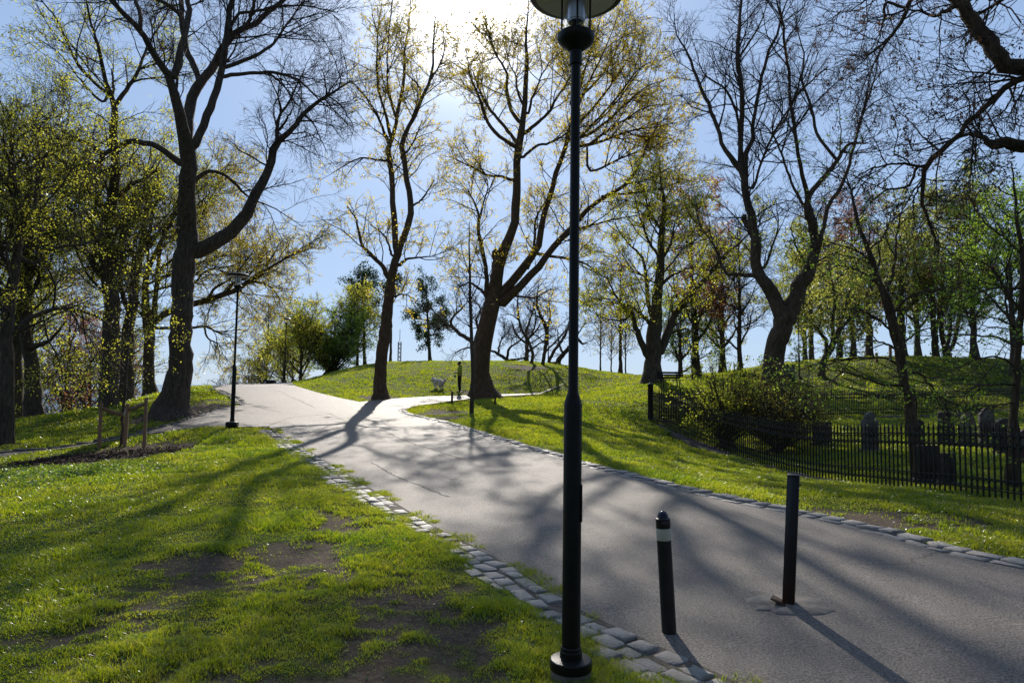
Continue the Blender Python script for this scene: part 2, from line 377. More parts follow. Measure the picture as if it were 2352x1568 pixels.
        if lm is not None:
            v, q = leaves(tips, leaf[0], leaf[1], rng, ldroop, spread=spread)
            if B is not None and len(leaf) > 2:
                v2, q2 = leaves(B[0], leaf[2], leaf[1], rng, ldroop, spread=spread); q = np.r_[q, q2+len(v)]; v = np.r_[v, v2]
            nobj('crown', v, q, None, lm, root, smooth=False); NF[1] += len(q)
        if keys:
            sel = tips[rng.random(len(tips)) < keys]
            if len(sel):
                P = np.repeat(sel[:, -1:], 2, 1) + np.array([[[0, 0, 0]], [[0, 0, -1]]]).reshape(1, 2, 3)*.16
                v, q = leaves(P, 13, .05, rng, -.9, 0, .022, .2); nobj('seed_clusters', v, q, None, LEAF_S, root, smooth=False); NF[1] += len(q)
    return root
# ---------------------------------------------------------------- ground, road, kerbs, grass
def castxy(pts): return np.array([cast(x, y)[:2] for x, y in pts])
L_EDGE = castxy([(1680,1568), (1490,1480), (1320,1400), (1200,1322), (1080,1255), (980,1203), (870,1135), (790,1090), (700,1032), (630,987)])
R_EDGE = castxy([(1284,1048), (1217,1031), (1150,1010), (1084,990), (1017,970), (970,960), (934,951), (922,943), (934,935), (970,930), (1017,923.5), (1084,914.5), (1150,909.5), (1240,905)])
R_EDGE0 = castxy([(2352,1303), (2100,1243), (1850,1183), (1650,1143), (1480,1102), (1340,1066)])
def smooth2(P, k): return smoothline(np.c_[P, np.zeros(len(P))], k)[0][:, :2]
LEFT = np.r_[[[7.2, -5.0], [3.9, -.2]], L_EDGE]
RIGHT = np.r_[[[12.5, -5.0], [7.4, 1.8]], R_EDGE0, R_EDGE]
PATH_LOW = castxy([(617,980), (535,980), (467,980), (333,997), (200,1022), (67,1040), (0,1050), (-200,1080), (-500,1130)])
PATH_UP = castxy([(-500,1112), (-200,1069), (0,1041), (100,1033), (200,1019), (300,999), (400,974), (467,950), (520,935)])
ROAD_L = castxy([(553,930), (545,918), (522,906), (502,897), (492,892)])
far = np.array([at(478, 888, 39)[:2], at(470, 888, 50)[:2], at(640, 886, 52)[:2], at(668, 884, 41)[:2]])
ROAD_R = castxy([(677,885.5), (732,902), (778,913), (825,922.6), (852,920), (884,916.5), (984,910), (1060,908), (1117,906), (1240,902.5)])
far2 = np.array([at(1300, 899, 38)[:2]])
ROAD = np.r_[smooth2(LEFT, 60), PATH_LOW, PATH_UP, ROAD_L, far, ROAD_R, far2, RIGHT[::-1][:14], smooth2(RIGHT[:9], 40)[::-1][1:]]
def inside(P, poly):
    x, y = P[:, 0], P[:, 1]; r = np.zeros(len(P), bool); q = np.roll(poly, -1, 0)
    for (x1, y1), (x2, y2) in zip(poly, q):
        c = (y1 > y) != (y2 > y); r ^= c & (x < (x2-x1)*(y-y1)/((y2-y1) if y2 != y1 else 1e-9)+x1)
    return r
def dist_poly(P, poly, closed=True):
    d = np.full(len(P), 1e9); q = np.roll(poly, -1, 0)
    for i in range(len(poly)-(0 if closed else 1)):
        a = poly[i]; b = q[i]; ab = b-a; t = np.clip(((P-a)@ab)/max(ab@ab, 1e-9), 0, 1); d = np.minimum(d, ((P-a-t[:, None]*ab)**2).sum(1))
    return np.sqrt(d)
_perm = np.random.default_rng(3).random((512, 512))
def vnoise(x, y, s):
    x = np.asarray(x)/s+1000.37; y = np.asarray(y)/s+1000.71; i = np.floor(x).astype(int); j = np.floor(y).astype(int); u = x-i; v = y-j; u = u*u*(3-2*u); v = v*v*(3-2*v)
    g = lambda a, b: _perm[a % 512, b % 512]
    return (g(i, j)*(1-u)+g(i+1, j)*u)*(1-v)+(g(i, j+1)*(1-u)+g(i+1, j+1)*u)*v
def fbm(x, y, s): return (vnoise(x, y, s)+.5*vnoise(x, y, s/2.1)+.25*vnoise(x, y, s/4.3)+.125*vnoise(x, y, s/9))/1.875
MULCH = [(250,1048,150,24), (130,1062,90,12)]
def ell(P, x, y, rx, ry):
    """ground ellipse whose picture-plane half sizes were rx, ry"""
    c = cast(x, y); a = cast(x+rx, y)[:2]; b = cast(x, y-ry)[:2]; b2 = cast(x, y+ry)[:2]; c = (b+b2)/2
    R1 = abs(a[0]-c[0]); R2 = abs(b[1]-b2[1])/2; return np.sqrt(((P[:, 0]-c[0])/R1)**2+((P[:, 1]-c[1])/max(R2, .3))**2)
def dirtmask(P):
    """0 = full grass, 1 = bare soil"""
    x, y = P[:, 0], P[:, 1]; n = fbm(x, y, 1.1); n2 = fbm(x+50, y, .35)*.6+vnoise(x, y+9, .11)*.4; m = np.zeros(len(P))
    def patch(cx, cy, rx, ry, amt, soft=.6):
        nonlocal m
        e = ell(P, cx, cy, rx, ry); m = np.maximum(m, np.clip((1.15-e)/soft, 0, 1)*amt)
    patch(480, 1540, 780, 260, .44); patch(900, 1520, 420, 130, .40); patch(560, 1300, 260, 70, .45); patch(1000, 1450, 220, 120, .36); patch(700, 1210, 200, 40, .40)
    patch(1000, 955, 90, 18, .72); patch(2080, 1200, 300, 30, .62); patch(430, 945, 90, 30, .95); patch(330, 985, 120, 14, .75); patch(880, 914, 60, 7, .8); patch(1130, 905, 90, 8, .75); patch(1215, 846, 60, 6, .7); patch(2250, 1180, 160, 26, .3)
    m = np.clip(((n-.5)*1.5+(n2-.5)*1.5+m-.50)*2.2+.5, 0, 1)*np.clip(m*4, 0, 1)
    for q in MULCH: m = np.maximum(m, np.clip((1.05-ell(P, *q)+.5*(n2-.5))*5, 0, 1))
    return m
def axis(n, a, half, c):
    s = np.linspace(-1, 1, n); return c+half*np.sinh(a*s)/np.sinh(a)
gx = axis(620, 9.2, 4200, 0); gy = axis(640, 9.2, 4200, 5)
GX, GY = np.meshgrid(gx, gy); G = np.c_[GX.ravel(), GY.ravel()]; Zs = gz(G[:, 0], G[:, 1])
near = (np.abs(G[:, 0]) < 60) & (G[:, 1] > -20) & (G[:, 1] < 70); Dn = np.full(len(G), 50.); In = np.zeros(len(G), bool)
Dn[near] = dist_poly(G[near], ROAD); In[near] = inside(G[near], ROAD)
cell = np.maximum(np.gradient(gx)[None, :]*np.ones(len(gy))[:, None], np.gradient(gy)[:, None]*np.ones(len(gx))).ravel()
lift = np.clip((Dn-cell*.6)/np.maximum(.35, cell), 0, 1); lift[In] = 0
dm = np.zeros(len(G)); dm[near] = dirtmask(G[near])
bumpz = (fbm(G[:, 0], G[:, 1], .9)-.5)*.07+(fbm(G[:, 0]+9, G[:, 1], .28)-.5)*.035
Zs = Zs-.035+lift*(.06+np.where(near, bumpz, 0)-dm*.02)
nx = len(gx); ii, jj = np.meshgrid(np.arange(nx-1), np.arange(len(gy)-1)); k0 = (jj*nx+ii).ravel()
GQ = np.stack([k0, k0+1, k0+nx+1, k0+nx], 1)
gme = npmesh('ground', np.c_[G, Zs], GQ); at_ = gme.attributes.new('soil', 'FLOAT', 'POINT'); at_.data.foreach_set('value', dm.astype(np.float32))
def gsurf(x, y):
    """height of the built ground mesh"""
    x = np.asarray(x); y = np.asarray(y); i = np.clip(np.searchsorted(gx, x)-1, 0, nx-2); j = np.clip(np.searchsorted(gy, y)-1, 0, len(gy)-2)
    u = (x-gx[i])/(gx[i+1]-gx[i]); v = (y-gy[j])/(gy[j+1]-gy[j]); Z = Zs.reshape(len(gy), nx)
    return (Z[j, i]*(1-u)+Z[j, i+1]*u)*(1-v)+(Z[j+1, i]*(1-u)+Z[j+1, i+1]*u)*v
def ground_mat():
    m, nd, ln, out = newmat('grass_and_soil'); p = nd.new('ShaderNodeBsdfPrincipled'); v = pos(nd)
    a = nd.new('ShaderNodeAttribute'); a.attribute_name = 'soil'
    n1 = noise(nd, ln, 1.1, 5, .6, v); n2 = noise(nd, ln, 26, 6, .7, v); n3 = noise(nd, ln, 6, 4, .6, v)
    gr = ramp(nd, ln, n1, [(.3, (.030, .058, .006)), (.55, (.055, .085, .010)), (.75, (.085, .095, .018))])
    gr = mixc(nd, ln, n2, mixc(nd, ln, .65, gr, (.02, .03, .006)), gr)
    so = ramp(nd, ln, n2, [(.3, (.045, .032, .023)), (.5, (.11, .08, .058)), (.72, (.20, .155, .115))]); so = mixc(nd, ln, n3, mixc(nd, ln, .5, so, (.06, .045, .032)), so)
    ln.new(mixc(nd, ln, a.outputs['Fac'], gr, so), p.inputs['Base Color']); p.inputs['Roughness'].default_value = .95; p.inputs['Specular IOR Level'].default_value = .15
    ln.new(bump(nd, ln, n2, .8, .03), p.inputs['Normal']); ln.new(p.outputs[0], out.inputs[0]); return m
tag(link('ground', gme, ground_mat()), 'rolling park lawn with worn bare patches', 'lawn', kind='structure')
# added sheet far below the hill, mirrors sky into the gap past the crest
wv = np.array([[-4000, -4000, -38], [4000, -4000, -38], [4000, 9000, -38], [-4000, 9000, -38.]])
SKYMIR, nd, ln, out = newmat('sky_mirror'); p = nd.new('ShaderNodeBsdfPrincipled'); p.inputs['Base Color'].default_value = (.10, .16, .22, 1); p.inputs['Roughness'].default_value = .25; ln.new(p.outputs[0], out.inputs[0])
tag(nobj('sky_mirror_sheet', wv, [[0, 1, 2, 3]], None, SKYMIR), 'added sky-mirroring sheet far below the hill', 'sky_mirror_sheet', kind='structure')
# road sheet
bb0, bb1 = ROAD.min(0), ROAD.max(0); rng = np.random.default_rng(5)
pts = []
for y0, y1, s in ((-6, 14, .3), (14, 26, .6), (26, 54, 1.0)):
    xx, yy = np.meshgrid(np.arange(bb0[0], bb1[0], s), np.arange(y0, y1, s)); q = np.c_[xx.ravel(), yy.ravel()]; q = q[inside(q, ROAD)]; pts.append(q[dist_poly(q, ROAD) > s*.35])
pts = np.concatenate(pts); nb = len(ROAD); allp = np.r_[ROAD, pts]
r = delaunay_2d_cdt([Vector(p) for p in allp], [(i, (i+1) % nb) for i in range(nb)], [], 0, 1e-5)
RV = np.array([[v.x, v.y] for v in r[0]]); RF = np.array([f for f in r[2] if len(f) == 3]); ctr = RV[RF].mean(1); RF = RF[inside(ctr, ROAD)]
RZ = gz(RV[:, 0], RV[:, 1])+.004
def road_mat():
    m, nd, ln, out = newmat('worn_asphalt'); p = nd.new('ShaderNodeBsdfPrincipled'); v = pos(nd)
    n1 = noise(nd, ln, .45, 5, .6, v); n2 = noise(nd, ln, 75, 3, .75, v); n3 = noise(nd, ln, 4, 5, .6, v)
    c = ramp(nd, ln, n1, [(.35, (.092, .072, .057)), (.65, (.165, .132, .107))]); c = mixc(nd, ln, n3, mixc(nd, ln, .4, c, (.10, .088, .08)), c)
    c = mixc(nd, ln, ramp(nd, ln, n2, [(.35, (0, 0, 0)), (.65, (1, 1, 1))]), mixc(nd, ln, .72, c, (.03, .026, .023)), mixc(nd, ln, .55, c, (.50, .44, .39)))
    w = nd.new('ShaderNodeTexNoise'); w.inputs['Scale'].default_value = 1.3; w.inputs['Detail'].default_value = 5; ln.new(v, w.inputs['Vector'])
    wm = nd.new('ShaderNodeVectorMath'); wm.operation = 'MULTIPLY_ADD'; wm.inputs[1].default_value = (.9, .9, .9); ln.new(w.outputs['Color'], wm.inputs[0]); ln.new(v, wm.inputs[2])
    vo = nd.new('ShaderNodeTexVoronoi'); vo.feature = 'DISTANCE_TO_EDGE'; vo.inputs['Scale'].default_value = .42; ln.new(wm.outputs[0], vo.inputs['Vector'])
    cr = ramp(nd, ln, vo.outputs['Distance'], [(.0, (.7, .7, .7)), (.004, (.4, .4, .4)), (.009, (0, 0, 0))]); gate = ramp(nd, ln, noise(nd, ln, .35, 2, .5, v), [(.48, (0, 0, 0)), (.56, (1, 1, 1))])
    k = nd.new('ShaderNodeMath'); k.operation = 'MULTIPLY'; ln.new(cr, k.inputs[0]); ln.new(gate, k.inputs[1])
    c = mixc(nd, ln, k.outputs[0], c, (.035, .03, .026)); ln.new(c, p.inputs['Base Color'])
    p.inputs['Roughness'].default_value = .6; p.inputs['Specular IOR Level'].default_value = .36; p.inputs['Specular Tint'].default_value = (1, .92, .83, 1)
    ln.new(bump(nd, ln, n2, 1.0, .016), p.inputs['Normal']); ln.new(p.outputs[0], out.inputs[0]); return m
tag(nobj('road', np.c_[RV, RZ], None, RF, road_mat()), 'worn asphalt road climbing the hill, with side paths', 'road', kind='structure')
# narrow dark seams and a repaired strip in the asphalt
SEAM = simple('bitumen_seam', (.03, .027, .025), (.06, .053, .048), 20, .8)
def strip(name, pxs, w, dz, mat):
    P = castxy(pxs); s = smooth2(P, 50); t = nrm(np.gradient(s, axis=0)); nrmv = np.c_[-t[:, 1], t[:, 0]]; rr = np.random.default_rng(len(pxs)); ww = w*rr.uniform(.5, 1.4, (50, 1)); off = np.cumsum(rr.normal(0, .012, (50, 1)), 0)
    a = s+nrmv*(off+ww/2); b = s+nrmv*(off-ww/2); V = np.r_[np.c_[a, gz(a[:, 0], a[:, 1])+dz], np.c_[b, gz(b[:, 0], b[:, 1])+dz]]; i = np.arange(49)
    return V, np.stack([i, i+1, i+51, i+50], 1)
VV = []; QQ = []; o = 0
for pxs in [[(850,1062),(960,1110),(1045,1140)], [(705,945),(760,950),(812,973)], [(640,897),(680,915),(730,937)], [(600,990),(660,960),(760,950)], [(870,985),(960,1020),(1090,1060)], [(560,925),(640,945),(690,950)]]:
    v, q = strip('seam', pxs, .022, .009, SEAM); VV.append(v); QQ.append(q+o); o += len(v)
tag(nobj('road_cracks', np.concatenate(VV), np.concatenate(QQ), None, SEAM), kind='structure')
# kerb stones: every stone a bevelled, slightly crooked block; one mesh per kerb
def stones(name, line, offs, ln_, wd, ht, mat, seed, gap=.010, skip=0, sink=.03, jit=.1, label=None):
    rng = np.random.default_rng(seed); seg = np.linalg.norm(np.diff(line, axis=0), axis=1); L = np.r_[0, np.cumsum(seg)]; mb = MB()
    for off, l_, w_, h_ in offs:
        s = rng.uniform(0, .1)
        while s < L[-1]-l_:
            l = l_*rng.uniform(.75, 1.3); c = s+l/2; s += l+gap
            if rng.random() < skip: continue
            x = np.interp(c, L, line[:, 0]); y = np.interp(c, L, line[:, 1]); x2 = np.interp(c+.05, L, line[:, 0]); y2 = np.interp(c+.05, L, line[:, 1]); t = np.array([x2-x, y2-y]); t /= max(np.linalg.norm(t), 1e-6); n = np.array([t[1], -t[0]])
            p = np.array([x, y])+n*(off+rng.normal(0, .012)); a = math.atan2(t[1], t[0])+rng.normal(0, jit); w = w_*rng.uniform(.85, 1.12); hh = h_+rng.normal(0, .005)
            ca, sa = math.cos(a), math.sin(a); M = np.array([[ca, -sa, 0], [sa, ca, 0], [0, 0, 1]]) @ (np.eye(3)+rng.normal(0, .02, (3, 3)))
            z = g1(*p); sub = []; ch = .011
            rings = []
            for zz, kx in ((-.12, 0), (hh-.022, 0), (hh-.006, ch*.5), (hh, ch)):
                o8 = []
                for (sx, sy) in ((1, 1), (-1, 1), (-1, -1), (1, -1)):
                    X, Y = sx*(l/2-kx), sy*(w/2-kx); cc = ch*1.1
                    o8 += [(X-(cc*sx if sx*sy < 0 else 0), Y-(cc*sy if sx*sy > 0 else 0), zz), (X-(cc*sx if sx*sy > 0 else 0), Y-(cc*sy if sx*sy < 0 else 0), zz)]
                rings.append(o8)
            V = np.array(rings).reshape(-1, 3); V[8:] += rng.normal(0, .005, V[8:].shape)*[1, 1, .5]; V = V @ M.T + np.array([p[0], p[1], z])
            q = [[j*8+i, j*8+(i+1) % 8, j*8+8+(i+1) % 8, j*8+8+i] for j in range(3) for i in range(8)]
            mid = len(V); V = np.r_[V, [V[24:32].mean(0)+[0, 0, .004]]]
            mb.add(V, q, [[24+i, 24+(i+1) % 8, mid] for i in range(8)])
    o = mb.build(name, mat, None, False); return tag(o, label, 'kerb', kind='structure')
m, nd, ln, out = newmat('pale_granite_sett'); p = nd.new('ShaderNodeBsdfPrincipled'); v = pos(nd); f = noise(nd, ln, 4.2, 2, .5, v); f2 = noise(nd, ln, 60, 5, .7, v)
c = ramp(nd, ln, f, [(.3, (.32, .285, .255)), (.7, (.62, .575, .53))]); c = mixc(nd, ln, f2, mixc(nd, ln, .8, c, (.09, .08, .07)), c); ln.new(c, p.inputs['Base Color']); p.inputs['Roughness'].default_value = .5; p.inputs['Specular IOR Level'].default_value = .6
ln.new(bump(nd, ln, f2, 1, .02), p.inputs['Normal']); ln.new(p.outputs[0], out.inputs[0]); SETT = m
lk = smooth2(LEFT, 200); t_ = nrm(np.gradient(lk, axis=0)); nn_ = np.c_[t_[:, 1], -t_[:, 0]]; V = []
for off in (.03, -.15, -.33, -.50):
    q_ = lk+nn_*(off+(np.random.default_rng(9).normal(0, .03, (200, 1)) if off < -.4 else 0)); V.append(np.c_[q_, gz(q_[:, 0], q_[:, 1])+.006])
V = np.array(V); i_, j_ = np.meshgrid(np.arange(199), np.arange(3)); k_ = (j_*200+i_).ravel()
tag(nobj('kerb_bed', V.reshape(-1, 3), np.stack([k_, k_+1, k_+201, k_+200], 1), None, simple('gritty_soil', (.06, .045, .033), (.17, .135, .105), 30, .95, 0, .8, .02)), kind='structure')
lk = smooth2(LEFT, 200); rk = smooth2(RIGHT[:9], 200); rk2 = smooth2(RIGHT[7:17], 160)
stones('left_kerb', lk, [(-.06, .17, .135, .012), (-.205, .18, .14, .016), (-.35, .19, .14, .016)], 0, 0, 0, SETT, 11, .014, .08, jit=.06, label='rows of pale granite setts edging the lawn')
stones('right_kerb', np.r_[rk, rk2[25:]], [(.09, .24, .19, .030), (-.06, .26, .11, .012)], 0, 0, 0, SETT, 12, .012, .02, jit=.06, label='row of pale kerb stones along the far lawn')
stones('path_kerb', smooth2(PATH_UP[1:], 150), [(-.05, .34, .10, .045)], 0, 0, 0, STONE, 13, .008, 0, jit=.02, label='low stone kerb of the left side path')
stones('road_kerb', smooth2(ROAD_L, 60), [(.12, .34, .16, .018), (-.1, .3, .18, .012)], 0, 0, 0, SETT, 14, .01, .1, jit=.04, label='pale kerb stones at the top of the road')
# ---------------------------------------------------------------- grass blades: density falls with distance from the walk
def grass_mat():
    m, nd, ln, out = newmat('grass_blade'); v = pos(nd); n1 = noise(nd, ln, .7, 4, .6, v); n2 = noise(nd, ln, 9, 2, .5, v)
    s = nd.new('ShaderNodeMath'); s.operation = 'ADD'; ln.new(n1, s.inputs[0]); ln.new(n2, s.inputs[1]); h = nd.new('ShaderNodeMath'); h.operation = 'MULTIPLY'; h.inputs[1].default_value = .5; ln.new(s.outputs[0], h.inputs[0])
    d = nd.new('ShaderNodeBsdfDiffuse'); t = nd.new('ShaderNodeBsdfTranslucent'); g = nd.new('ShaderNodeBsdfGlossy'); g.inputs['Roughness'].default_value = .3
    ln.new(ramp(nd, ln, h.outputs[0], [(.35, (.035, .062, .005)), (.6, (.075, .09, .012))]), d.inputs[0]); ln.new(ramp(nd, ln, h.outputs[0], [(.35, (.15, .24, .007)), (.5, (.30, .35, .010)), (.65, (.42, .40, .03))]), t.inputs[0])
    a = nd.new('ShaderNodeAddShader'); ln.new(d.outputs[0], a.inputs[0]); ln.new(t.outputs[0], a.inputs[1]); mx = nd.new('ShaderNodeMixShader'); mx.inputs[0].default_value = .08
    ln.new(a.outputs[0], mx.inputs[1]); ln.new(g.outputs[0], mx.inputs[2]); ln.new(mx.outputs[0], out.inputs[0]); return m
GRASS = grass_mat()
def scatter(n, d0, d1, rng, amax=.80):
    d = d0*(d1/d0)**rng.random(n); a = rng.uniform(-amax, amax, n); return np.c_[d*np.sin(a), d*np.cos(a)], d
def on_lawn(P, margin=.02, keep_kerb=True):
    ok = ~inside(P, ROAD); i = np.where(ok)[0]; dd = dist_poly(P[i], ROAD); ok[i[dd < margin]] = False; return ok
def blades(P, h, w, rng, lean=.5):
    n = len(P); z = gsurf(P[:, 0], P[:, 1]); p = np.c_[P, z-.004]; a = rng.uniform(0, 2*np.pi, n); u = np.c_[np.cos(a), np.sin(a), np.zeros(n)]; b = rng.uniform(0, 2*np.pi, n); l = np.c_[np.cos(b), np.sin(b), np.zeros(n)]*(h*lean*rng.random(n))[:, None]
    hh = np.c_[np.zeros(n), np.zeros(n), h]; w = w[:, None]
    V = np.stack([p-u*w*.5, p+u*w*.5, p+hh*.55+l*.3+u*w*.38, p+hh*.55+l*.3-u*w*.38, p+hh*.95+l], 1).reshape(-1, 3); i = np.arange(n)[:, None]*5
    return V, i+np.array([[0, 1, 2, 3]]), i+np.array([[3, 2, 4]])
rng = np.random.default_rng(21)
P, d = scatter(1500000, 2.2, 62, rng); ok = on_lawn(P, .05); P, d = P[ok], d[ok]
m = dirtmask(P); tuft = fbm(P[:, 0]+31, P[:, 1]+7, .5); keep = rng.random(len(P)) > np.clip(m*1.1-.04+np.where(d < 9, (.5-tuft)*.7, 0), 0, .97); P, d, m, tuft = P[keep], d[keep], m[keep], tuft[keep]
sz = 1+.9*np.clip((tuft-.5)*4, -.6, 1.2); hgt = np.clip(.020+.0016*d, 0, .055)*sz*rng.uniform(.6, 1.35, len(P))*(1-.5*m); wid = np.clip(.0011*d, .0028, .035)*rng.uniform(.7, 1.3, len(P))
V, q, t = blades(P, hgt, wid, rng, 1.5); tag(nobj('grass', V, q, t, GRASS, None, smooth=False), 'short sunlit grass covering the lawns', 'grass', kind='stuff'); print('BLADES', len(P))
# weeds along the kerb joints
n = 60000; k = rng.integers(0, 200, n); cl = fbm(lk[k, 0]*3, lk[k, 1]*3, .9); P = lk[k]+rng.normal(0, .07, (n, 2))+np.c_[.04*np.ones(n), .02*np.ones(n)]; ok = (cl+rng.random(n)*.25 > .72) & (P[:, 1] > 2); P = P[ok]; d = np.hypot(P[:, 0], P[:, 1])
cen = P[rng.integers(0, len(P), 110)]; ci = rng.integers(0, 110, len(P)); P = cen[ci]+rng.normal(0, .065, (len(P), 2)); d = np.hypot(P[:, 0], P[:, 1]); rr = np.linalg.norm(P-cen[ci], axis=1)
V, q, t = blades(P, np.clip(.075-rr*.40, .012, .07)*rng.uniform(.5, 1.2, len(P)), np.clip(.0012*d, .004, .02), rng, 1.5); V[:, 2] += .02
tag(nobj('kerb_weeds', V, q, t, GRASS, None, smooth=False), 'tufts of weed growing in the kerb joints', 'weeds', kind='stuff')
# small glossy weed leaves and dry fallen leaves
def flat_leaves(P, size, rng, h0=.0, tilt=.5, wd=.36):
    n = len(P); p = np.c_[P, gsurf(P[:, 0], P[:, 1])+h0*rng.random(n)+.008]; a = rng.uniform(0, 6.28, n); nn = nrm(np.c_[rng.normal(0, tilt, (n, 2)), np.ones(n)]); d_ = nrm(np.cross(nn, np.c_[np.cos(a), np.sin(a), np.zeros(n)])); u = np.cross(nn, d_); s = (size*rng.uniform(.6, 1.4, n))[:, None]
    V = np.stack([p-d_*s*.5, p+u*s*wd-d_*s*.1, p+d_*s*.5, p-u*s*wd-d_*s*.1], 1).reshape(-1, 3); return V, np.arange(4*n).reshape(-1, 4)
WEED = leaf_mat('glossy_weed_leaf', (.06, .10, .02), (.16, .24, .02), .3, .05)
DRY = simple('dry_leaf', (.14, .09, .055), (.30, .22, .15), 40, .8)
P, d = scatter(12000, 2.4, 22, rng); ok = on_lawn(P, .05); P, d = P[ok], d[ok]; ok = fbm(P[:, 0]+5, P[:, 1], 1.4)+.3*rng.random(len(P)) > .66; P, d = P[ok], d[ok]
V, q = flat_leaves(P, .014+.0012*d, rng, .03, .6); tag(nobj('clover', V, q, None, WEED, None, smooth=False), 'small glossy clover leaves scattered in the grass', 'clover', kind='stuff')
c0 = np.array([cast(100, 1100)[:2]]); P = np.concatenate([np.array([cast(x, y)[:2]]) + rng.normal(0, 1, (520, 2))*[.55, .30] for x, y in ((20,1090), (70,1105), (130,1098), (180,1090), (240,1080), (60,1125), (300,1085), (10,1120))]); P = P[on_lawn(P)]
V, q = flat_leaves(P, .038*np.ones(len(P)), rng, .10, .7); tag(nobj('ivy', V, q, None, WEED, None, smooth=False), 'patch of glossy ivy leaves in front of the mulch bed', 'ground cover', kind='stuff')
P, d = scatter(22000, 2.4, 20, rng); ok = on_lawn(P, -1); P, d = P[ok], d[ok]; ok = rng.random(len(P)) < .25+.6*dirtmask(P); P, d = P[ok], d[ok]
V, q = flat_leaves(P, .008+.0008*d, rng, .012, .8, .16); tag(nobj('leaf_litter', V, q, None, DRY, None, smooth=False), 'dry fallen leaf bits on the lawn', 'leaf litter', kind='stuff')

MUL = simple('bark_chips', (.035, .018, .011), (.11, .06, .036), 30, .9)
cm = cast(250, 1048)[:2]; rng = np.random.default_rng(77); P = cm+rng.normal(0, 1, (9000, 2))*[.75, .42]; P = np.r_[P, cast(150, 1060)[:2]+rng.normal(0, 1, (4000, 2))*[.5, .25]]; P = P[(dirtmask(P) > .5)]
V, q = flat_leaves(P, .05*np.ones(len(P)), rng, .03, .6, .22); tag(nobj('mulch', V, q, None, MUL, None, smooth=False), 'dark bark mulch under the staked sapling', 'mulch', kind='stuff')
LEAF_B = leaf_mat('bush_leaf_bright', (.14, .16, .015), (.55, .58, .04))
# ---------------------------------------------------------------- the trees of the park, traced limb by limb
SPREAD_GRP = 'old leafing trees on the grass bank'
def base(x, y, d):
    p = at(x, y, d); return np.array([p[0], p[1], g1(p[0], p[1])])
tree('maple_tree', 'big bare tree with thick dark trunk and flared roots beside the path', [
 'F 396,948,84 402,925,68 410,890,57 415,840,51 418,760,46 421,680,46 425,610,47 430,570,46 430,522,44',
 'A 1290,1560,135 1290,1400,118 1295,1250,110 1292,1100,106 1290,1000,104 1275,900,80 1225,720,72 1190,580,62 1130,480,52 1070,380,48 1010,280,43 950,190,40 850,90,34 770,0,30 690,-120,24 600,-300,12',
 'A 965,180,30 965,100,28 935,0,26 920,-150,18 900,-350,8', 'A 1190,540,50 1230,430,55 1245,330,43 1290,200,43 1300,80,38 1290,-50,30 1310,-300,12',
 'A 1288,1010,84 1296,880,78 1310,700,72 1350,620,68 1420,540,60 1480,450,56 1510,380,53 1560,290,48 1640,215,43 1760,160,38 1880,60,33 1980,-20,28 2150,-150,12',
 'A 1380,590,45 1355,500,44 1300,380,44 1270,260,40 1250,130,38 1250,0,34 1240,-200,18', 'A 1235,95,30 1150,30,26 1070,-10,22 950,-100,10',
 'A 1335,1010,62 1400,860,58 1450,740,56 1490,640,50 1520,520,46 1545,380,46 1560,260,45 1580,120,42 1600,0,38 1620,-200,22',
 'A 1530,470,32 1650,430,28 1770,380,24 1890,290,18 1990,150,14 2100,0,8', 'A 1530,535,30 1600,515,28 1680,510,26 1850,500,23 2000,530,19 2100,590,15 2200,690,10 2300,770,6',
 'A 1700,180,26 1740,80,26 1760,-50,20 1800,-250,8', 'A 1590,180,24 1650,95,22 1750,80,20 1900,50,18 2100,40,12 2330,90,6',
 'F 447,580,38 500,553,32 546,517,29 577,475,25 597,434,22 617,393,19 630,347,18 640,323,16 670,300,12 700,260,10 733,233,8 773,207,5 806,187,3',
 'A 1910,960,30 1910,880,25 1930,790,20 2000,690,15 2040,600,11 2100,480,7', 'A 1930,890,20 1990,800,13 2035,720,5', 'A 2090,790,16 2160,850,10 2200,940,8 2260,1060,4',
 'A 1240,1120,50 1170,1070,44 1080,1010,41 980,980,39 890,975,36 800,1010,34 720,1060,31 640,1010,27 560,970,24 430,950,19 330,975,13 240,990,7',
 'A 1345,1240,32 1400,1195,28 1480,1185,26 1560,1210,22 1640,1290,20 1720,1360,14 1900,1440,8 2080,1560,4', 'A 1860,510,18 1960,600,12 2030,700,9 2120,800,6'],
 d=20, n2=3.0, l2=2.1, n3=5, l3=.85, n4=5.5, l4=.34, lift=.02, droop=.05, wig=.17, seed=1, tmin=.3, flare=.8, trunk_t=.93, keys=.02)
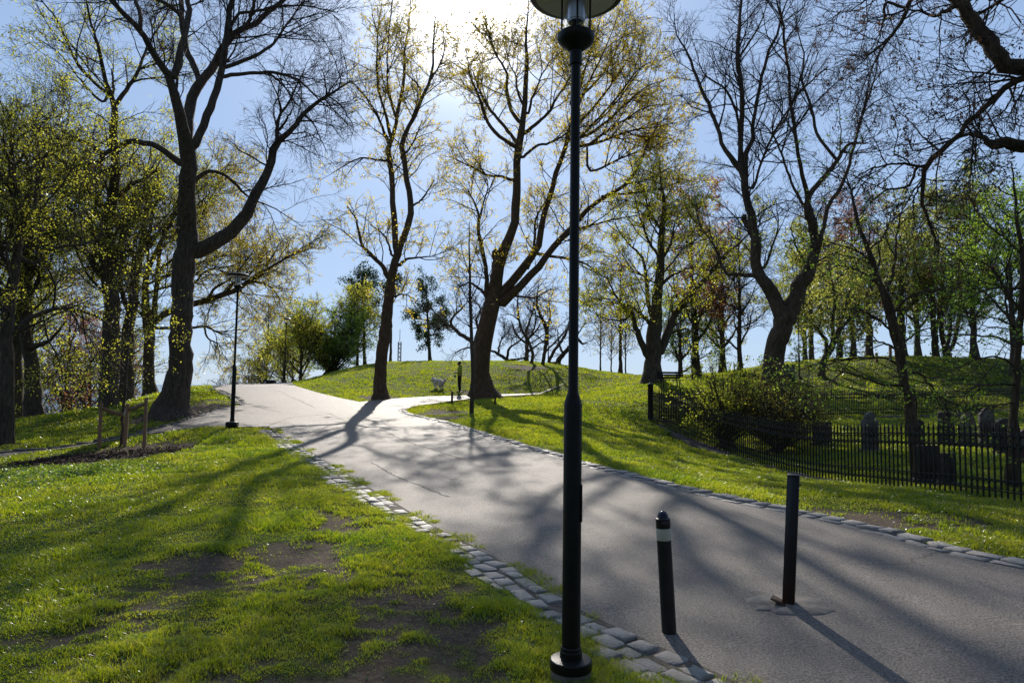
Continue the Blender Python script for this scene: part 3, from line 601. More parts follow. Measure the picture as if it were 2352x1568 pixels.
tree('lime_tree', 'leafing tree with straight trunk right behind the left stake of the sapling', [
 'D 745,1250,128 750,1100,118 755,900,116 765,650,105 770,500,100 745,300,98 725,100,98 735,-40,85', 'A 735,1520,85 765,1430,75 790,1250,62 790,1000,55 790,850,48 790,740,42 775,690,36 750,620,30 710,480,26 690,350,22 650,250,18 610,80,14 580,-100,8',
 'A 760,660,24 640,560,20 520,420,17 400,150,13 280,0,8', 'A 805,710,32 880,600,28 950,500,24 990,380,18 1050,260,14 1150,100,10 1200,-50,6', 'A 960,480,18 1080,440,12 1200,400,8',
 'D 690,320,50 600,190,36 500,120,28 420,20,22 340,-80,12', 'A 830,1340,40 900,1270,30 1000,1230,20 1100,1160,12', 'D 790,160,36 860,60,34 880,-20,30', 'A 700,1420,30 560,1250,24 430,1120,20 330,1030,16 200,930,8',
 'A 680,1180,24 700,1120,20 690,1050,12', 'A 780,640,20 776,520,14 770,480,8', 'A 700,700,20 560,560,12 420,380,8 250,260,5'],
 d=24, n2=2.2, l2=2.2, n3=4.5, l3=.8, n4=5, l4=.28, leaf=(1.9, .06), lm=LEAF_YG, seed=2, tmin=.15, flare=.3, trunk_t=.25, fill=12, fill_from=.5, fill_len=5)
tree('lime_tree', 'slimmer leafing tree half hidden between two trunks behind the staked sapling', [
 'D 870,1190,100 868,1050,88 872,900,82 885,700,74 915,500,64 930,350,56 955,220,50 985,90,44 1000,-60,34 1020,-220,22 1060,-420,12', 'D 900,600,40 840,450,34 830,300,30 850,130,24 800,-80,14', 'D 970,150,30 1060,60,24 1160,10,18 1200,-90,10',
 'D 930,360,30 820,250,24 700,200,14', 'D 950,260,28 1010,120,24 1050,-60,20 1090,-260,14 1080,-420,8'],
 d=28, n2=2.2, l2=2.2, n3=4, l3=.8, n4=5, l4=.3, leaf=(1.7, .065), lm=LEAF_YG, seed=3, tmin=.15, flare=.3, trunk_t=.4, fill=12, fill_from=.45, fill_len=5)
tree('lime_tree', 'leafing tree with wide side branch reaching over the lamp post', [
 'D 1040,1145,100 1030,1060,74 1025,900,66 1028,780,66 1025,690,72 1005,560,56 1000,450,44 1010,340,38 1060,200,30 1130,60,24 1200,-100,16 1280,-330,8', 'D 1055,650,50 1068,520,36 1080,400,30 1085,280,26 1110,120,20 1140,-30,14',
 'D 1040,670,48 1110,610,44 1190,575,42 1330,530,44 1450,490,40 1600,440,36 1690,385,32 1800,310,24 1900,250,17 2050,170,11 2150,140,5', 'D 1560,460,26 1610,380,20 1700,340,16 1780,260,10 1860,180,5', 'D 1720,380,20 1810,380,14 1900,440,8 1930,520,4',
 'D 1430,500,24 1480,420,18 1600,340,12 1720,200,7 1800,60,4', 'D 1060,520,24 1110,350,20 1250,310,16 1400,230,12 1560,190,8', 'D 1070,690,24 1200,690,20 1330,690,18 1420,680,14 1500,720,11 1600,740,6', 'D 1410,690,14 1430,760,12 1500,800,8 1560,860,4',
 'D 1010,640,24 940,560,18 860,520,10', 'D 1085,300,20 1250,180,16 1420,120,12 1560,30,7', 'D 1340,380,16 1420,300,12 1600,260,8 1800,180,4', 'D 1120,90,18 1300,-40,14 1460,-220,10 1560,-420,5', 'D 1200,-90,14 1420,-300,10 1600,-460,5'],
 d=32, n2=3.0, l2=2.3, n3=5, l3=.8, n4=5, l4=.3, leaf=(2.2, .07), lm=LEAF_O, seed=4, tmin=.2, flare=.3, trunk_t=.5, depth_slope=.35, fill=9, fill_from=.4, fill_len=4.5)
tree('lime_tree', 'leafing tree cut by the left picture edge, trunk rising from the bank', [
 'D 40,1510,100 45,1350,90 48,1000,84 45,800,80 60,600,78 100,330,62 125,150,48 135,-20,42 120,-220,34 80,-480,24 60,-800,12', 'D 60,720,48 120,690,36 180,640,34 300,580,30 400,555,27 520,565,24 640,600,20 760,680,14 840,760,8', 'D 480,570,16 560,690,12 620,760,9 690,900,7 700,1050,4',
 'D 130,200,36 240,250,30 330,160,26 430,130,22 600,110,14 720,40,8', 'D 40,460,40 -60,380,30 -200,330,16', 'D 110,330,34 20,200,28 0,60,24 -60,-120,14', 'D 130,60,30 230,-120,26 260,-300,20 330,-520,12', 'D 300,600,16 330,760,12 400,900,8 440,1040,4', 'D 120,-180,24 0,-360,18 -60,-520,10', 'D 90,-400,20 200,-560,16 320,-760,9'],
 d=16.5, n2=3.0, l2=2.0, n3=5, l3=.75, n4=6, l4=.26, leaf=(2.1, .046), lm=LEAF_YG, seed=5, tmin=.12, flare=.3, trunk_t=.3, fill=10, fill_from=.4, fill_len=3.6)
for k, (s, dd, lab) in enumerate([
 (['D 120,1370,80 122,1200,66 125,900,60 130,700,56 150,480,46 150,260,36 180,40,26 200,-260,16 200,-520,8', 'D 130,700,30 40,560,22 -40,380,14', 'D 150,420,26 260,280,20 360,60,12'], 27, 'dark trunked leafing tree just right of the edge tree, farther back'),
 (['D 235,1320,130 228,1180,110 220,1000,92 200,860,84 175,740,70 165,560,58 190,360,48 210,120,38 200,-180,26 180,-520,12', 'D 215,820,40 290,800,32 360,760,22 440,660,12', 'D 180,500,34 280,330,26 330,180,16 420,-40,8', 'D 200,250,28 90,60,20 40,-180,12'], 25, 'leafing tree with broad curved trunk left of the staked sapling')]):
    tree('lime_tree', lab, s, d=dd, n2=2.6, l2=2.4, n3=4, l3=.9, n4=5, l4=.3, leaf=(2.0, .065), lm=LEAF_YG, seed=10+k, tmin=.12, flare=.3, trunk_t=.3, fill=11, fill_from=.35, fill_len=4.5)
tree('maple_tree', 'slender two stemmed maple in yellow leaf at the path fork by the dog', [
 'E 272,1165,118 268,1110,92 272,1040,84 280,900,82 300,740,80 312,640,76 322,520,70 335,420,64 350,330,58 375,230,54 395,150,52 425,80,46 450,20,44', 'E 440,40,44 470,-60,44 483,-140,42 470,-230,40 450,-350,38 430,-480,36 412,-570,36 445,-660,30 505,-760,28 545,-860,26 600,-1000,22 630,-1090,18 632,-1230,13 640,-1360,9 650,-1510,5',
 'E 375,200,44 372,80,42 368,-20,42 360,-160,40 347,-310,38 336,-460,36 322,-580,36 360,-640,30 380,-740,27 402,-860,25 430,-1000,23 432,-1090,20 440,-1250,13 470,-1420,8 480,-1600,4',
 'B 330,990,30 290,900,20 250,800,17 180,690,14 100,590,9 40,540,5', 'B 335,930,26 300,760,19 262,650,16 247,520,15 243,425,13 250,250,9 210,100,6', 'B 385,830,22 340,700,18 320,600,16 318,400,10 330,200,8 350,0,5', 'B 245,420,10 300,370,9 360,300,7 420,120,4',
 'B 545,700,14 540,600,12 480,540,10 430,470,7 400,330,4', 'B 610,560,14 690,420,10 720,280,6', 'E 320,340,40 280,260,30 210,190,28 150,130,22 120,30,18 100,-60,13 40,-150,8', 'B 330,1110,22 240,1102,14 140,1090,12 60,1120,9 -60,1190,5', 'E 400,260,26 450,218,18 540,205,12 650,190,7 760,140,4', 'E 350,190,18 300,60,12 200,-20,7', 'E 410,-480,16 480,-560,12 560,-740,6', 'E 470,-140,16 560,-200,12 640,-330,7', 'E 340,480,18 430,460,10 520,500,5'],
 d=30, n2=2.6, l2=1.9, n3=4, l3=.8, n4=2.6, l4=.3, leaf=(3.3, .08), lm=LEAF_Y, seed=20, tmin=.18, flare=.25, trunk_t=.42, bark=BARK_B)
tree('maple_tree', 'broad yellow leafed maple with cut stem and leaning trunk behind the person', [
 'E 978,1130,200 965,1090,140 962,1000,116 965,900,115 980,800,120 1000,700,124 1018,620,122 1040,530,116 1062,430,100 1075,320,82 1100,220,80 1150,100,66 1190,0,60 1202,-140,58 1212,-270,56 1213,-370,53 1212,-470,52 1225,-570,54 1240,-640,50 1250,-730,42 1262,-830,38 1270,-960,34 1280,-1110,27 1272,-1270,19 1282,-1420,12 1290,-1570,6',
 'E 1062,360,72 1072,260,70 1078,172,66', 'B 1200,1010,34 1120,960,28 1040,890,25 990,800,23 960,700,20 920,600,16 880,500,12 870,400,7 840,250,4', 'B 1210,985,28 1130,880,24 1030,760,21 970,660,18 930,560,12 900,480,6', 'B 1235,850,32 1160,740,26 1140,600,22 1140,500,18 1080,400,14 1040,300,12 1000,180,7 960,30,4', 'B 1255,730,20 1212,620,16 1200,520,12 1150,420,8 1130,250,4',
 'B 1275,910,28 1370,830,22 1440,760,20 1480,680,16 1560,560,10 1620,430,5', 'B 1250,1085,22 1340,1010,18 1450,980,16 1560,920,10 1700,860,5', 'B 1290,780,20 1310,690,17 1345,610,14 1380,520,10 1460,380,6 1500,200,4', 'B 1190,1245,24 1090,1215,18 1010,1210,16 920,1160,12 820,1115,8 740,1075,4', 'B 1000,1210,10 930,1110,7 850,1000,4',
 'E 1065,520,92 1110,450,78 1170,380,62 1250,280,58 1320,180,52 1370,80,46 1390,-80,42 1440,-225,38 1480,-380,34 1540,-540,32 1572,-660,30 1600,-800,24 1640,-960,18 1700,-1150,10 1760,-1350,5',
 'E 1085,540,72 1200,430,58 1300,330,52 1400,210,48 1490,110,44 1570,20,38 1700,-130,32 1850,-230,28 1960,-300,24 2050,-420,18 2100,-560,12 2180,-700,6', 'E 1005,490,38 1000,350,32 985,220,30 960,100,27 940,0,24 950,-60,20 920,-170,12 870,-260,7', 'E 950,-50,18 980,-170,12 1010,-300,8 960,-420,4',
 'B 1575,960,28 1700,930,22 1850,820,18 1980,700,14 2100,600,8 2220,560,4', 'B 1585,900,26 1720,760,18 1850,600,14 1950,450,9 2020,300,5', 'B 1595,820,24 1690,600,17 1780,420,12 1850,260,7 1900,120,4', 'B 1640,1010,26 1830,960,18 2000,900,12 2200,870,7 2320,840,4', 'B 1600,780,18 1640,560,13 1640,350,9 1600,150,5',
 'E 1330,175,26 1450,200,20 1570,215,18 1700,260,12 1800,330,6', 'E 1280,290,24 1330,120,20 1340,-60,14 1420,-200,7', 'E 1000,470,24 950,420,20 880,380,14 800,420,6', 'E 1100,450,24 1200,470,18 1330,480,12 1450,420,6', 'B 1960,1265,16 2100,1240,12 2250,1160,7', 'B 1600,700,22 1760,560,16 1880,380,11 1960,200,6 1990,90,4', 'B 1660,930,20 1860,720,14 2030,500,9 2140,420,5', 'B 1700,1000,20 1900,860,14 2100,740,9 2260,720,5', 'B 1800,1350,20 2000,1330,14 2200,1300,9 2350,1240,5', 'B 1720,1180,18 1950,1080,13 2180,1010,8 2330,960,4', 'E 1560,30,22 1700,-10,16 1900,-60,11 2080,-90,6', 'B 1580,700,16 1700,420,12 1760,240,7 1780,130,4', 'B 1750,860,14 1900,700,10 2060,480,7 2150,330,4'],
 d=34, n2=3.0, l2=2.2, n3=4, l3=.85, n4=2.8, l4=.34, leaf=(3.0, .085), lm=LEAF_Y, seed=21, tmin=.2, flare=.35, trunk_t=.55, bark=BARK_B, depth_slope=.45)
tree('linden_tree', 'yellow green tree with a stout fluted trunk near the fence corner post', [
 'E 2140,1045,150 2145,980,118 2148,900,104 2150,800,100 2160,690,96 2170,580,78 2180,450,68 2195,300,60 2203,170,50 2207,60,44 2212,-40,38 2225,-170,27 2205,-300,16 2190,-460,8', 'E 2200,850,62 2250,720,54 2290,620,48 2340,540,46 2412,450,42 2490,370,36 2570,280,30 2640,190,24 2730,120,17 2790,60,11 2860,0,5', 'E 2110,880,56 2062,780,42 2020,665,34 2005,600,27 1940,535,20 1880,450,14 1830,330,7', 'E 2152,690,32 2080,612,24 2000,540,18 1900,520,11 1800,480,5',
 'E 2142,620,34 2110,480,27 2100,330,24 2070,200,19 1980,110,13 1900,0,7', 'E 2195,400,26 2280,330,19 2350,300,12 2440,240,6', 'E 2200,230,24 2270,110,18 2300,-40,10 2360,-150,5', 'E 2195,210,22 2120,90,18 2060,-60,12 2020,-220,6', 'E 2260,730,20 2360,700,14 2450,720,8', 'E 2005,600,20 1920,640,13 1800,620,8 1690,560,4', 'E 2100,330,16 2000,300,12 1880,200,7 1780,160,4', 'E 2210,20,20 2120,-120,14 2080,-300,8'],
 d=33, n2=2.8, l2=2.1, n3=4.5, l3=.8, n4=4, l4=.3, leaf=(2.4, .09), fill=6, fill_from=.4, fill_len=4, lm=LEAF_YG, seed=22, tmin=.15, flare=.25, trunk_t=.35)
ASH = dict(cat='tree', n2=2.8, l2=1.9, n3=4, l3=.8, n4=3.6, l4=.3, wig=.15)
tree('ash_tree', 'forked bare ash with V shaped trunk and hanging seed clusters behind the bush', [
 'G 618,1280,170 625,1100,150 628,950,142 640,850,140 665,760,138 690,680,136 705,610,136 712,545,120', 'G 690,640,112 640,480,98 570,390,88 520,300,80 500,200,72 500,100,73 490,0,68 480,-70,60 450,-170,54 430,-240,52 432,-310,54 405,-390,50 365,-440,44',
 'G 720,640,116 765,500,108 800,400,108 850,330,96 890,230,76 905,140,60 905,40,62 880,-60,66 865,-130,60', 'G 905,200,58 935,110,52 950,62,50', 'G 505,60,30 440,-20,34 425,-80,34',
 'C 365,1130,42 330,1080,36 280,1010,30 240,880,28 200,780,26 150,660,24 100,540,22 60,430,20 20,340,15 -40,240,9 -60,100,5', 'C 400,1170,40 400,980,35 405,850,33 410,700,35 400,560,34 380,440,34 380,300,29 390,180,25 400,60,18 420,-100,9', 'C 432,1240,44 430,1120,40 440,1040,37 480,980,28 485,880,25 500,740,24 530,600,22 570,440,21 600,340,20 650,250,17 680,120,13 720,0,7',
 'C 392,1020,20 380,820,18 330,680,17 280,600,15 190,550,12 130,480,8 80,300,4', 'C 490,1290,19 540,1120,17 600,980,16 640,900,16 700,800,14 790,660,14 860,580,13 1000,460,7', 'C 865,1440,60 860,1400,44 880,1330,38 960,1240,34 1030,1150,31 1070,1100,29 1120,1020,24 1170,985,18 1260,990,8', 'C 870,1380,34 830,1230,27 800,1100,25 780,950,24 760,830,23 740,700,21 735,500,19 700,300,17 690,150,13 650,20,9 640,-120,5',
 'C 1050,1090,24 980,1000,23 920,900,21 890,760,19 850,640,17 820,540,15 840,400,12 800,250,8 780,80,4', 'G 945,80,32 970,0,30 1000,-138,28 1060,-238,26 1130,-368,23 1160,-488,21 1200,-638,20 1240,-788,17 1290,-928,13 1330,-1048,9 1360,-1250,5', 'C 830,1410,22 760,1280,19 720,1180,17 680,1060,15 640,960,13 560,860,8 500,820,4',
 'G 490,330,36 400,320,25 310,320,22 260,250,18 230,150,14 170,60,10 100,0,6', 'C 400,380,16 500,230,12 560,100,8 600,-60,4', 'C 1240,780,10 1330,700,8 1440,660,4', 'C 640,960,10 760,880,8 860,800,4', 'G 570,270,18 620,120,14 660,-20,9 640,-200,5', 'G 850,250,20 780,120,14 740,0,8'],
 d=21, seed=30, tmin=.2, flare=.1, trunk_t=.98, keys=.07, bark=BARK_B, droop=.0, **ASH)
tree('ash_tree', 'bare ash outside the right edge whose thick boughs with brown seed clusters overhang the scene', [
 np.array([[3000, 1300, 150], [2990, 900, 130], [2960, 500, 120], [2900, 250, 110], [2860, 80, 90], [2800, -200, 60], [2760, -500, 20.]]), np.array([[2930, 400, 80], [2700, 240, 60], [2500, 175, 50], [2420, 162, 44]]),
 'C 2560,480,130 2440,465,118 2330,455,110 2270,450,108 2210,430,112 2150,330,104 2080,230,96 2000,140,92 1900,30,84 1850,-30,76 1780,-150,50 1700,-330,24', 'C 2640,480,60 2500,500,54 2352,545,46 2250,590,43 2150,670,40 2050,770,38 1950,850,35 1900,930,32 1830,1000,38 1750,1070,40 1690,1130,42 1655,1220,31 1660,1350,26 1650,1420,23 1690,1500,18 1715,1590,13 1760,1700,7',
 np.array([[2960, 560, 60], [2700, 370, 44], [2500, 335, 36], [2390, 332, 33]]), 'C 2560,1000,95 2352,1000,94 2250,992,86 2130,988,66 2090,955,36 1990,926,28 1890,945,24 1800,1010,20', 'C 1690,1140,28 1620,1160,20 1540,1290,17 1400,1310,13 1300,1390,8 1200,1500,4', 'C 1660,1150,22 1500,1130,16 1350,1150,12 1200,1220,7 1100,1330,4', 'C 1900,30,40 1740,110,24 1620,80,14 1500,150,8', 'C 1850,0,34 1720,-60,26 1580,-10,30 1525,120,29 1450,230,23 1390,310,15 1330,420,9 1280,560,5',
 'C 1540,60,18 1400,20,20 1390,140,16 1360,220,10 1320,380,5', 'C 1950,860,18 2000,960,14 1990,1150,10 1950,1280,6', 'C 2000,190,16 1980,280,16 1945,315,14', 'C 1780,1050,16 1660,940,10 1560,830,7 1440,720,4', 'C 2150,670,16 2000,720,10 1850,780,7 1700,830,4', 'C 2250,600,16 2300,760,10 2280,900,5', 'C 1655,1250,14 1590,1380,10 1600,1560,6', 'C 2050,800,14 2020,1000,10 2010,1200,5', 'C 2200,420,20 2060,520,12 1900,560,8 1760,700,4', 'C 1700,-200,30 1500,-120,20 1300,-20,12 1150,80,6', 'C 2300,-60,30 2100,60,20 1960,120,10', 'C 1400,300,10 1280,260,8 1100,180,5', 'C 1920,40,24 2060,-20,16 2250,60,10 2340,160,5'],
 d=9.5, seed=31, tmin=.1, flare=.1, trunk_t=.6, keys=.10, droop=.03, depth_slope=.25, bark=BARK_B, cat='tree', n2=6.0, l2=1.0, n3=6, l3=.45, n4=6, l4=.2, wig=.19)
tree('hornbeam_tree', 'leaning slim tree with layered green twigs rising among the gravestones', [
 'G 1635,1750,100 1620,1600,94 1600,1450,86 1580,1300,74 1560,1200,68 1540,1100,62 1520,1000,62 1500,900,66 1490,800,66 1460,700,66 1430,560,66 1400,450,56 1350,380,40 1310,250,35 1260,100,30 1220,0,26 1185,-130,20 1160,-260,13 1100,-420,6', 'G 1510,960,24 1400,900,15 1250,893,12 1100,910,11 950,930,8 800,985,5', 'G 1545,1080,24 1400,1080,16 1150,1000,10 960,980,5', 'G 1560,1000,22 1640,1010,18 1700,1080,15 1770,1160,11 1900,1230,6', 'G 1500,860,20 1400,800,14 1250,770,9 1100,800,5',
 'G 1400,470,26 1440,330,22 1470,180,17 1480,20,11 1520,-160,5', 'G 1350,390,20 1200,290,14 1000,250,10 820,270,5', 'G 1440,600,22 1560,480,16 1700,430,10 1900,420,5', 'G 1480,760,20 1330,620,13 1150,560,8 960,560,4', 'G 1490,820,18 1620,720,12 1760,680,6', 'G 1300,230,16 1180,150,11 1000,100,6', 'G 1280,160,16 1380,60,11 1440,-80,6', 'G 1550,1130,18 1430,1160,12 1250,1160,7', 'G 1590,1120,14 1610,1250,10 1600,1400,6'],
 d=13, n2=3.2, l2=1.3, n3=4.5, l3=.55, n4=5, l4=.2, leaf=(1.5, .055), lm=LEAF_G, seed=32, tmin=.12, lift=-.01, flare=.1, trunk_t=.4, bark=BARK_B, keys=.02)
tree('hornbeam_tree', 'green leafed tree with long level twigs at the right picture edge by the fence', [
 'G 2270,1750,92 2278,1560,80 2285,1300,52 2295,1100,46 2300,950,44 2312,800,40 2330,600,40 2345,450,38 2340,300,34 2330,120,28 2300,-60,22 2290,-260,14 2260,-450,6', 'G 2300,830,22 2200,762,16 2050,745,14 1900,736,12 1750,745,10 1600,742,5', 'G 2320,560,22 2230,440,17 2150,300,13 2000,200,8 1860,150,4', 'G 2310,980,20 2200,900,14 2060,900,10 1900,960,5', 'G 2340,330,20 2420,180,16 2450,0,10', 'G 2300,1080,18 2150,1080,12 1950,1110,7 1780,1160,4', 'G 2335,180,18 2200,60,13 2060,-60,8 1960,-250,4', 'G 2330,640,18 2420,560,14 2520,520,8', 'G 2300,1000,16 2400,900,12 2500,860,6', 'G 2290,1200,14 2150,1230,10 1990,1290,5', 'G 2325,420,16 2120,420,11 1900,520,6', 'G 2320,700,16 2150,620,11 1960,620,6'],
 d=11, n2=3.8, l2=1.15, n3=5, l3=.5, n4=5, l4=.18, leaf=(1.9, .05), lm=LEAF_G, seed=33, tmin=.1, lift=-.01, flare=.1, trunk_t=.35, bark=BARK_B)
# trees on the hill at the right
HL = dict(n2=2.0, l2=2.0, n3=3.5, l3=.9, n4=3, l4=.35, leaf=(2.8, .13), fill=6, fill_from=.3, fill_len=3.0, tmin=.12, flare=.15, trunk_t=.35, group='trees on the right hilltop', bark=BARK)
for k, (lab, d, s, nl, h, lm) in enumerate([
 ('crooked leaning small tree on the slope below the right hilltop', 40, ['G 955,1040,62 960,980,48 972,920,46 1005,860,44 1040,790,42 1070,720,36 1120,660,26 1220,600,14 1350,570,6', 'G 985,880,30 990,780,24 930,710,18 880,650,8', 'G 1045,780,28 1030,650,24 1050,520,18 1030,380,10 1000,250,5', 'G 930,710,14 960,600,12 940,480,7', 'G 1060,730,20 1120,560,16 1160,400,8', 'G 975,760,16 850,600,10 820,420,6'], 0, 0, LEAF_H),
 ('thin straight tree on the right hilltop just right of the forked ash', 47, ['G 890,925,42 888,860,34 885,700,30 880,500,24 870,280,14 880,80,6', 'G 885,640,14 960,520,10 1000,400,5', 'G 884,560,14 810,460,9', 'G 880,480,12 940,330,8', 'G 878,400,12 800,260,6'], 0, 0, LEAF_H),
 ('tree on the right hilltop next to the standing figure', 52, ['G 1075,912,34 1075,760,28 1072,600,26 1060,420,20 1070,200,10', 'G 1072,620,14 1150,480,10', 'G 1070,540,14 980,420,8', 'G 1065,400,12 1140,260,7'], 0, 0, LEAF_H),
 ('stout straight tree on the right hilltop, seen over bare grass', 48, ['G 1285,898,66 1285,840,50 1285,700,44 1270,560,40 1290,400,32 1280,200,20 1290,0,8', 'G 1280,720,26 1230,660,18 1200,560,10', 'G 1285,560,20 1380,420,14 1420,300,6', 'G 1285,480,18 1200,340,12 1160,200,6', 'G 1288,360,16 1370,200,8'], 0, 0, LEAF_H),
 ('broad tree on the right hilltop hidden behind the leaning slim tree', 50, ['G 1515,895,80 1512,820,56 1505,660,50 1500,480,40 1510,260,26 1500,40,10', 'G 1505,600,26 1620,480,18 1680,330,8', 'G 1503,520,24 1400,380,16 1370,220,7', 'G 1508,330,20 1600,160,10'], 0, 0, LEAF_H),
 ('tree with two close trunks on the right hilltop', 50, ['G 1745,890,50 1738,800,42 1728,640,38 1720,460,30 1740,240,18 1730,60,8', 'G 1735,760,26 1765,600,24 1780,420,18 1800,240,9', 'G 1725,520,18 1640,380,12 1600,240,6', 'G 1735,300,14 1840,160,7'], 0, 0, LEAF_H),
 ('tree with three spreading stems on the right hilltop', 50, ['G 1825,892,54 1815,850,46 1795,780,32 1780,660,28 1800,480,20 1790,260,9', 'G 1825,860,30 1860,810,28 1890,720,26 1910,560,20 1930,380,10', 'G 1822,840,24 1845,700,20 1850,520,14 1870,340,7', 'G 1900,620,14 1980,520,9 2040,400,5'], 0, 0, LEAF_H)]):
    tree('park_tree', lab, s, d=d, seed=40+k, lm=lm, **HL)
for k, (x, d, Ht, r, lab, lm) in enumerate([(2240, 46, 11, .22, 'bushy leafing tree on the right hilltop near the picture edge', LEAF_H), (2330, 40, 10, .2, 'rightmost leafing tree on the hill slope', LEAF_G), (2110, 58, 13, .25, 'tall tree behind the right hilltop', LEAF_H), (1960, 60, 14, .25, 'tall copper leafed tree behind the right hilltop', LEAF_R), (1850, 62, 13, .22, 'pale leafing tree behind the forked ash', LEAF_H)]):
    b = base(x, 850, d); tree('park_tree', lab, world=auto_limbs(b, Ht, r, 18, 5.0, np.random.default_rng(60+k), .14), d=d, seed=60+k, lm=lm, **{**HL, 'n2': 1.8, 'leaf': (2.6, .14)})
# trees and shrubs on and behind the middle hill
CT = dict(n2=2.4, l2=1.7, n3=4, l3=.7, n4=4, l4=.3, flare=.1, tmin=.2, wig=.2, trunk_t=.4)
tree('crooked_tree', 'bare crooked thin tree on the hill crest, left one of the pair with long shadows', ['E 1308,965,34 1312,930,24 1318,880,21 1305,820,20 1275,760,19 1240,700,18 1222,620,15 1215,520,11 1220,420,5', 'E 1285,780,14 1330,690,12 1340,600,8 1320,520,4', 'E 1225,640,10 1170,600,7 1110,600,4', 'E 1245,700,10 1190,740,7 1130,720,4', 'E 1300,800,10 1390,740,8 1450,690,4'], d=46, seed=70, **CT)
tree('crooked_tree', 'bare crooked thin tree on the hill crest, right one of the pair with long shadows', ['E 1385,975,36 1390,930,26 1400,860,25 1415,760,24 1410,700,22 1385,630,20 1352,550,18 1348,480,13 1360,400,6', 'E 1412,720,14 1440,620,12 1430,520,8 1460,440,4', 'E 1385,630,12 1310,580,9 1260,520,4', 'E 1400,860,14 1480,780,12 1540,710,8 1570,640,4', 'E 1405,800,10 1340,740,7 1290,760,4'], d=45, seed=71, **CT)
tree('bare_tree', 'low bare tree spreading left behind the leaning maple trunk', ['E 1165,930,30 1140,910,24 1080,870,20 1040,850,14 1000,860,6', 'E 1150,915,20 1250,900,12 1300,880,6', 'E 1140,910,20 1160,830,16 1230,780,10 1290,700,5', 'E 1080,870,14 1100,780,10 1160,700,6'], d=54, seed=72, **{**CT, 'n2': 3.5})
tree('bare_tree', 'bare tree behind the crest between the lamp posts', ['E 1275,945,40 1278,880,30 1280,800,26 1275,720,20 1300,640,14 1330,540,6', 'E 1278,800,18 1210,740,14 1170,640,6', 'E 1278,770,18 1350,700,12 1400,600,6', 'E 1280,860,16 1380,790,10 1480,740,5'], d=58, seed=73, **{**CT, 'n2': 3})
tree('bare_tree', 'bare leaning tree on the crest just left of the tall lamp post', ['E 1490,960,44 1500,910,36 1540,860,30 1590,800,26 1630,770,22 1660,800,14 1700,790,6', 'E 1430,930,26 1460,860,22 1530,760,20 1570,670,14 1600,540,6', 'E 1530,870,18 1500,800,12 1490,700,6', 'E 1570,820,16 1640,720,10 1690,640,5'], d=48, seed=74, **CT)
tree('arching_tree', 'tree with long arching bare limbs left of the leaning maple', ['E 1000,1000,30 985,900,26 945,830,30 880,770,28 800,720,24 755,660,20 780,600,16 830,560,12 820,500,7', 'E 790,710,14 700,640,10 620,560,6', 'E 940,830,18 860,830,10 780,860,5', 'E 960,760,18 930,640,16 960,560,12 900,480,6'], d=37, seed=75, ground=True, **{**CT, 'n2': 3.4, 'l2': 2.1, 'droop': .07})
def pine(name, label, x, y, d, Ht, r, crownstart, spread, seed, dens=1.0, lean=0):
    rng = np.random.default_rng(seed); b = base(x, y, d); W_ = auto_limbs(b, Ht, r, int(26*dens), spread, rng, crownstart, (lean, 0), .03, .02)
    for m in W_[1:]:
        L = np.arange(len(m)); m[:, 2] = m[0, 2]+(m[:, 2]-m[0, 2])*.35
    return tree(name, label, world=W_, d=d, seed=seed, n2=3.0, l2=.9, n3=3.5, l3=.4, n4=0, leaf=(20, .14), lm=LEAF_D, tmin=.3, flare=.1, trunk_t=.75, spread=.14, group='dark pines behind the hill', ldroop=.1)
pine('pine_tree', 'dark pine behind the hill, left of the two stemmed maple', 838, 846, 58, 8.6, .16, .42, 2.6, 80, 1.1, -.4)
pine('pine_tree', 'dark pine behind the hill, right of the two stemmed maple', 988, 833, 60, 8.2, .16, .22, 2.1, 81, 1.2, -.6)
pine('pine_tree', 'slim mostly bare pine stem close behind the two stemmed maple', 896, 838, 56, 7.5, .11, .72, 1.3, 82, .45)
def auto(name, label, x, d, Ht, r, n, spread, seed, y=880, start=.2, lean=(0, 0), up=.1, cat='tree', **kw):
    b = base(x, y, d); a = dict(n2=2.0, l2=1.6, n3=3.5, l3=.8, n4=3, l4=.35, flare=.1, tmin=.12, trunk_t=.3); a.update(kw)
    return tree(name, label, world=auto_limbs(b, Ht, r, n, spread, np.random.default_rng(seed), start, lean, .05, up), d=d, seed=seed, cat=cat, **a)
auto('birch_tree', 'tall weeping birch with yellow catkins at the far end of the road', 610, 58, 9.2, .13, 22, 2.3, 90, 880, .15, droop=.5, lift=-.1, lm=LEAF_O, leaf=(1.6, .09), n4=5, l4=.6, bark=BARK_G)
auto('birch_tree', 'smaller birch with drooping twigs right of the tall weeping birch', 672, 62, 8.2, .12, 18, 2.4, 91, 880, .2, droop=.3, lift=-.05, lm=LEAF_YG, leaf=(1.6, .1), n4=4, l4=.5, bark=BARK_G)
auto('birch_tree', 'low birch left of the tall weeping birch', 572, 62, 5.6, .1, 16, 2.0, 92, 880, .1, droop=.4, lift=-.1, lm=LEAF_O, leaf=(1.2, .09), n4=5, l4=.5, bark=BARK_G)
auto('bare_tree', 'small bare shrubby tree at the left end of the road crest', 528, 60, 3.8, .1, 14, 2.4, 93, 885, .08, lm=None)
auto('spring_shrub', 'bright yellow green shrub beside the second lamp post on the road', 690, 47, 5.2, .12, 18, 3.0, 94, 880, .06, cat='shrub', lm=LEAF_YG, leaf=(3.2, .10), n2=3)
auto('spring_shrub', 'bright yellow green shrub behind the two litter bins', 650, 52, 4.4, .1, 16, 2.6, 95, 882, .05, cat='shrub', lm=LEAF_YG, leaf=(3.2, .10), n2=3)
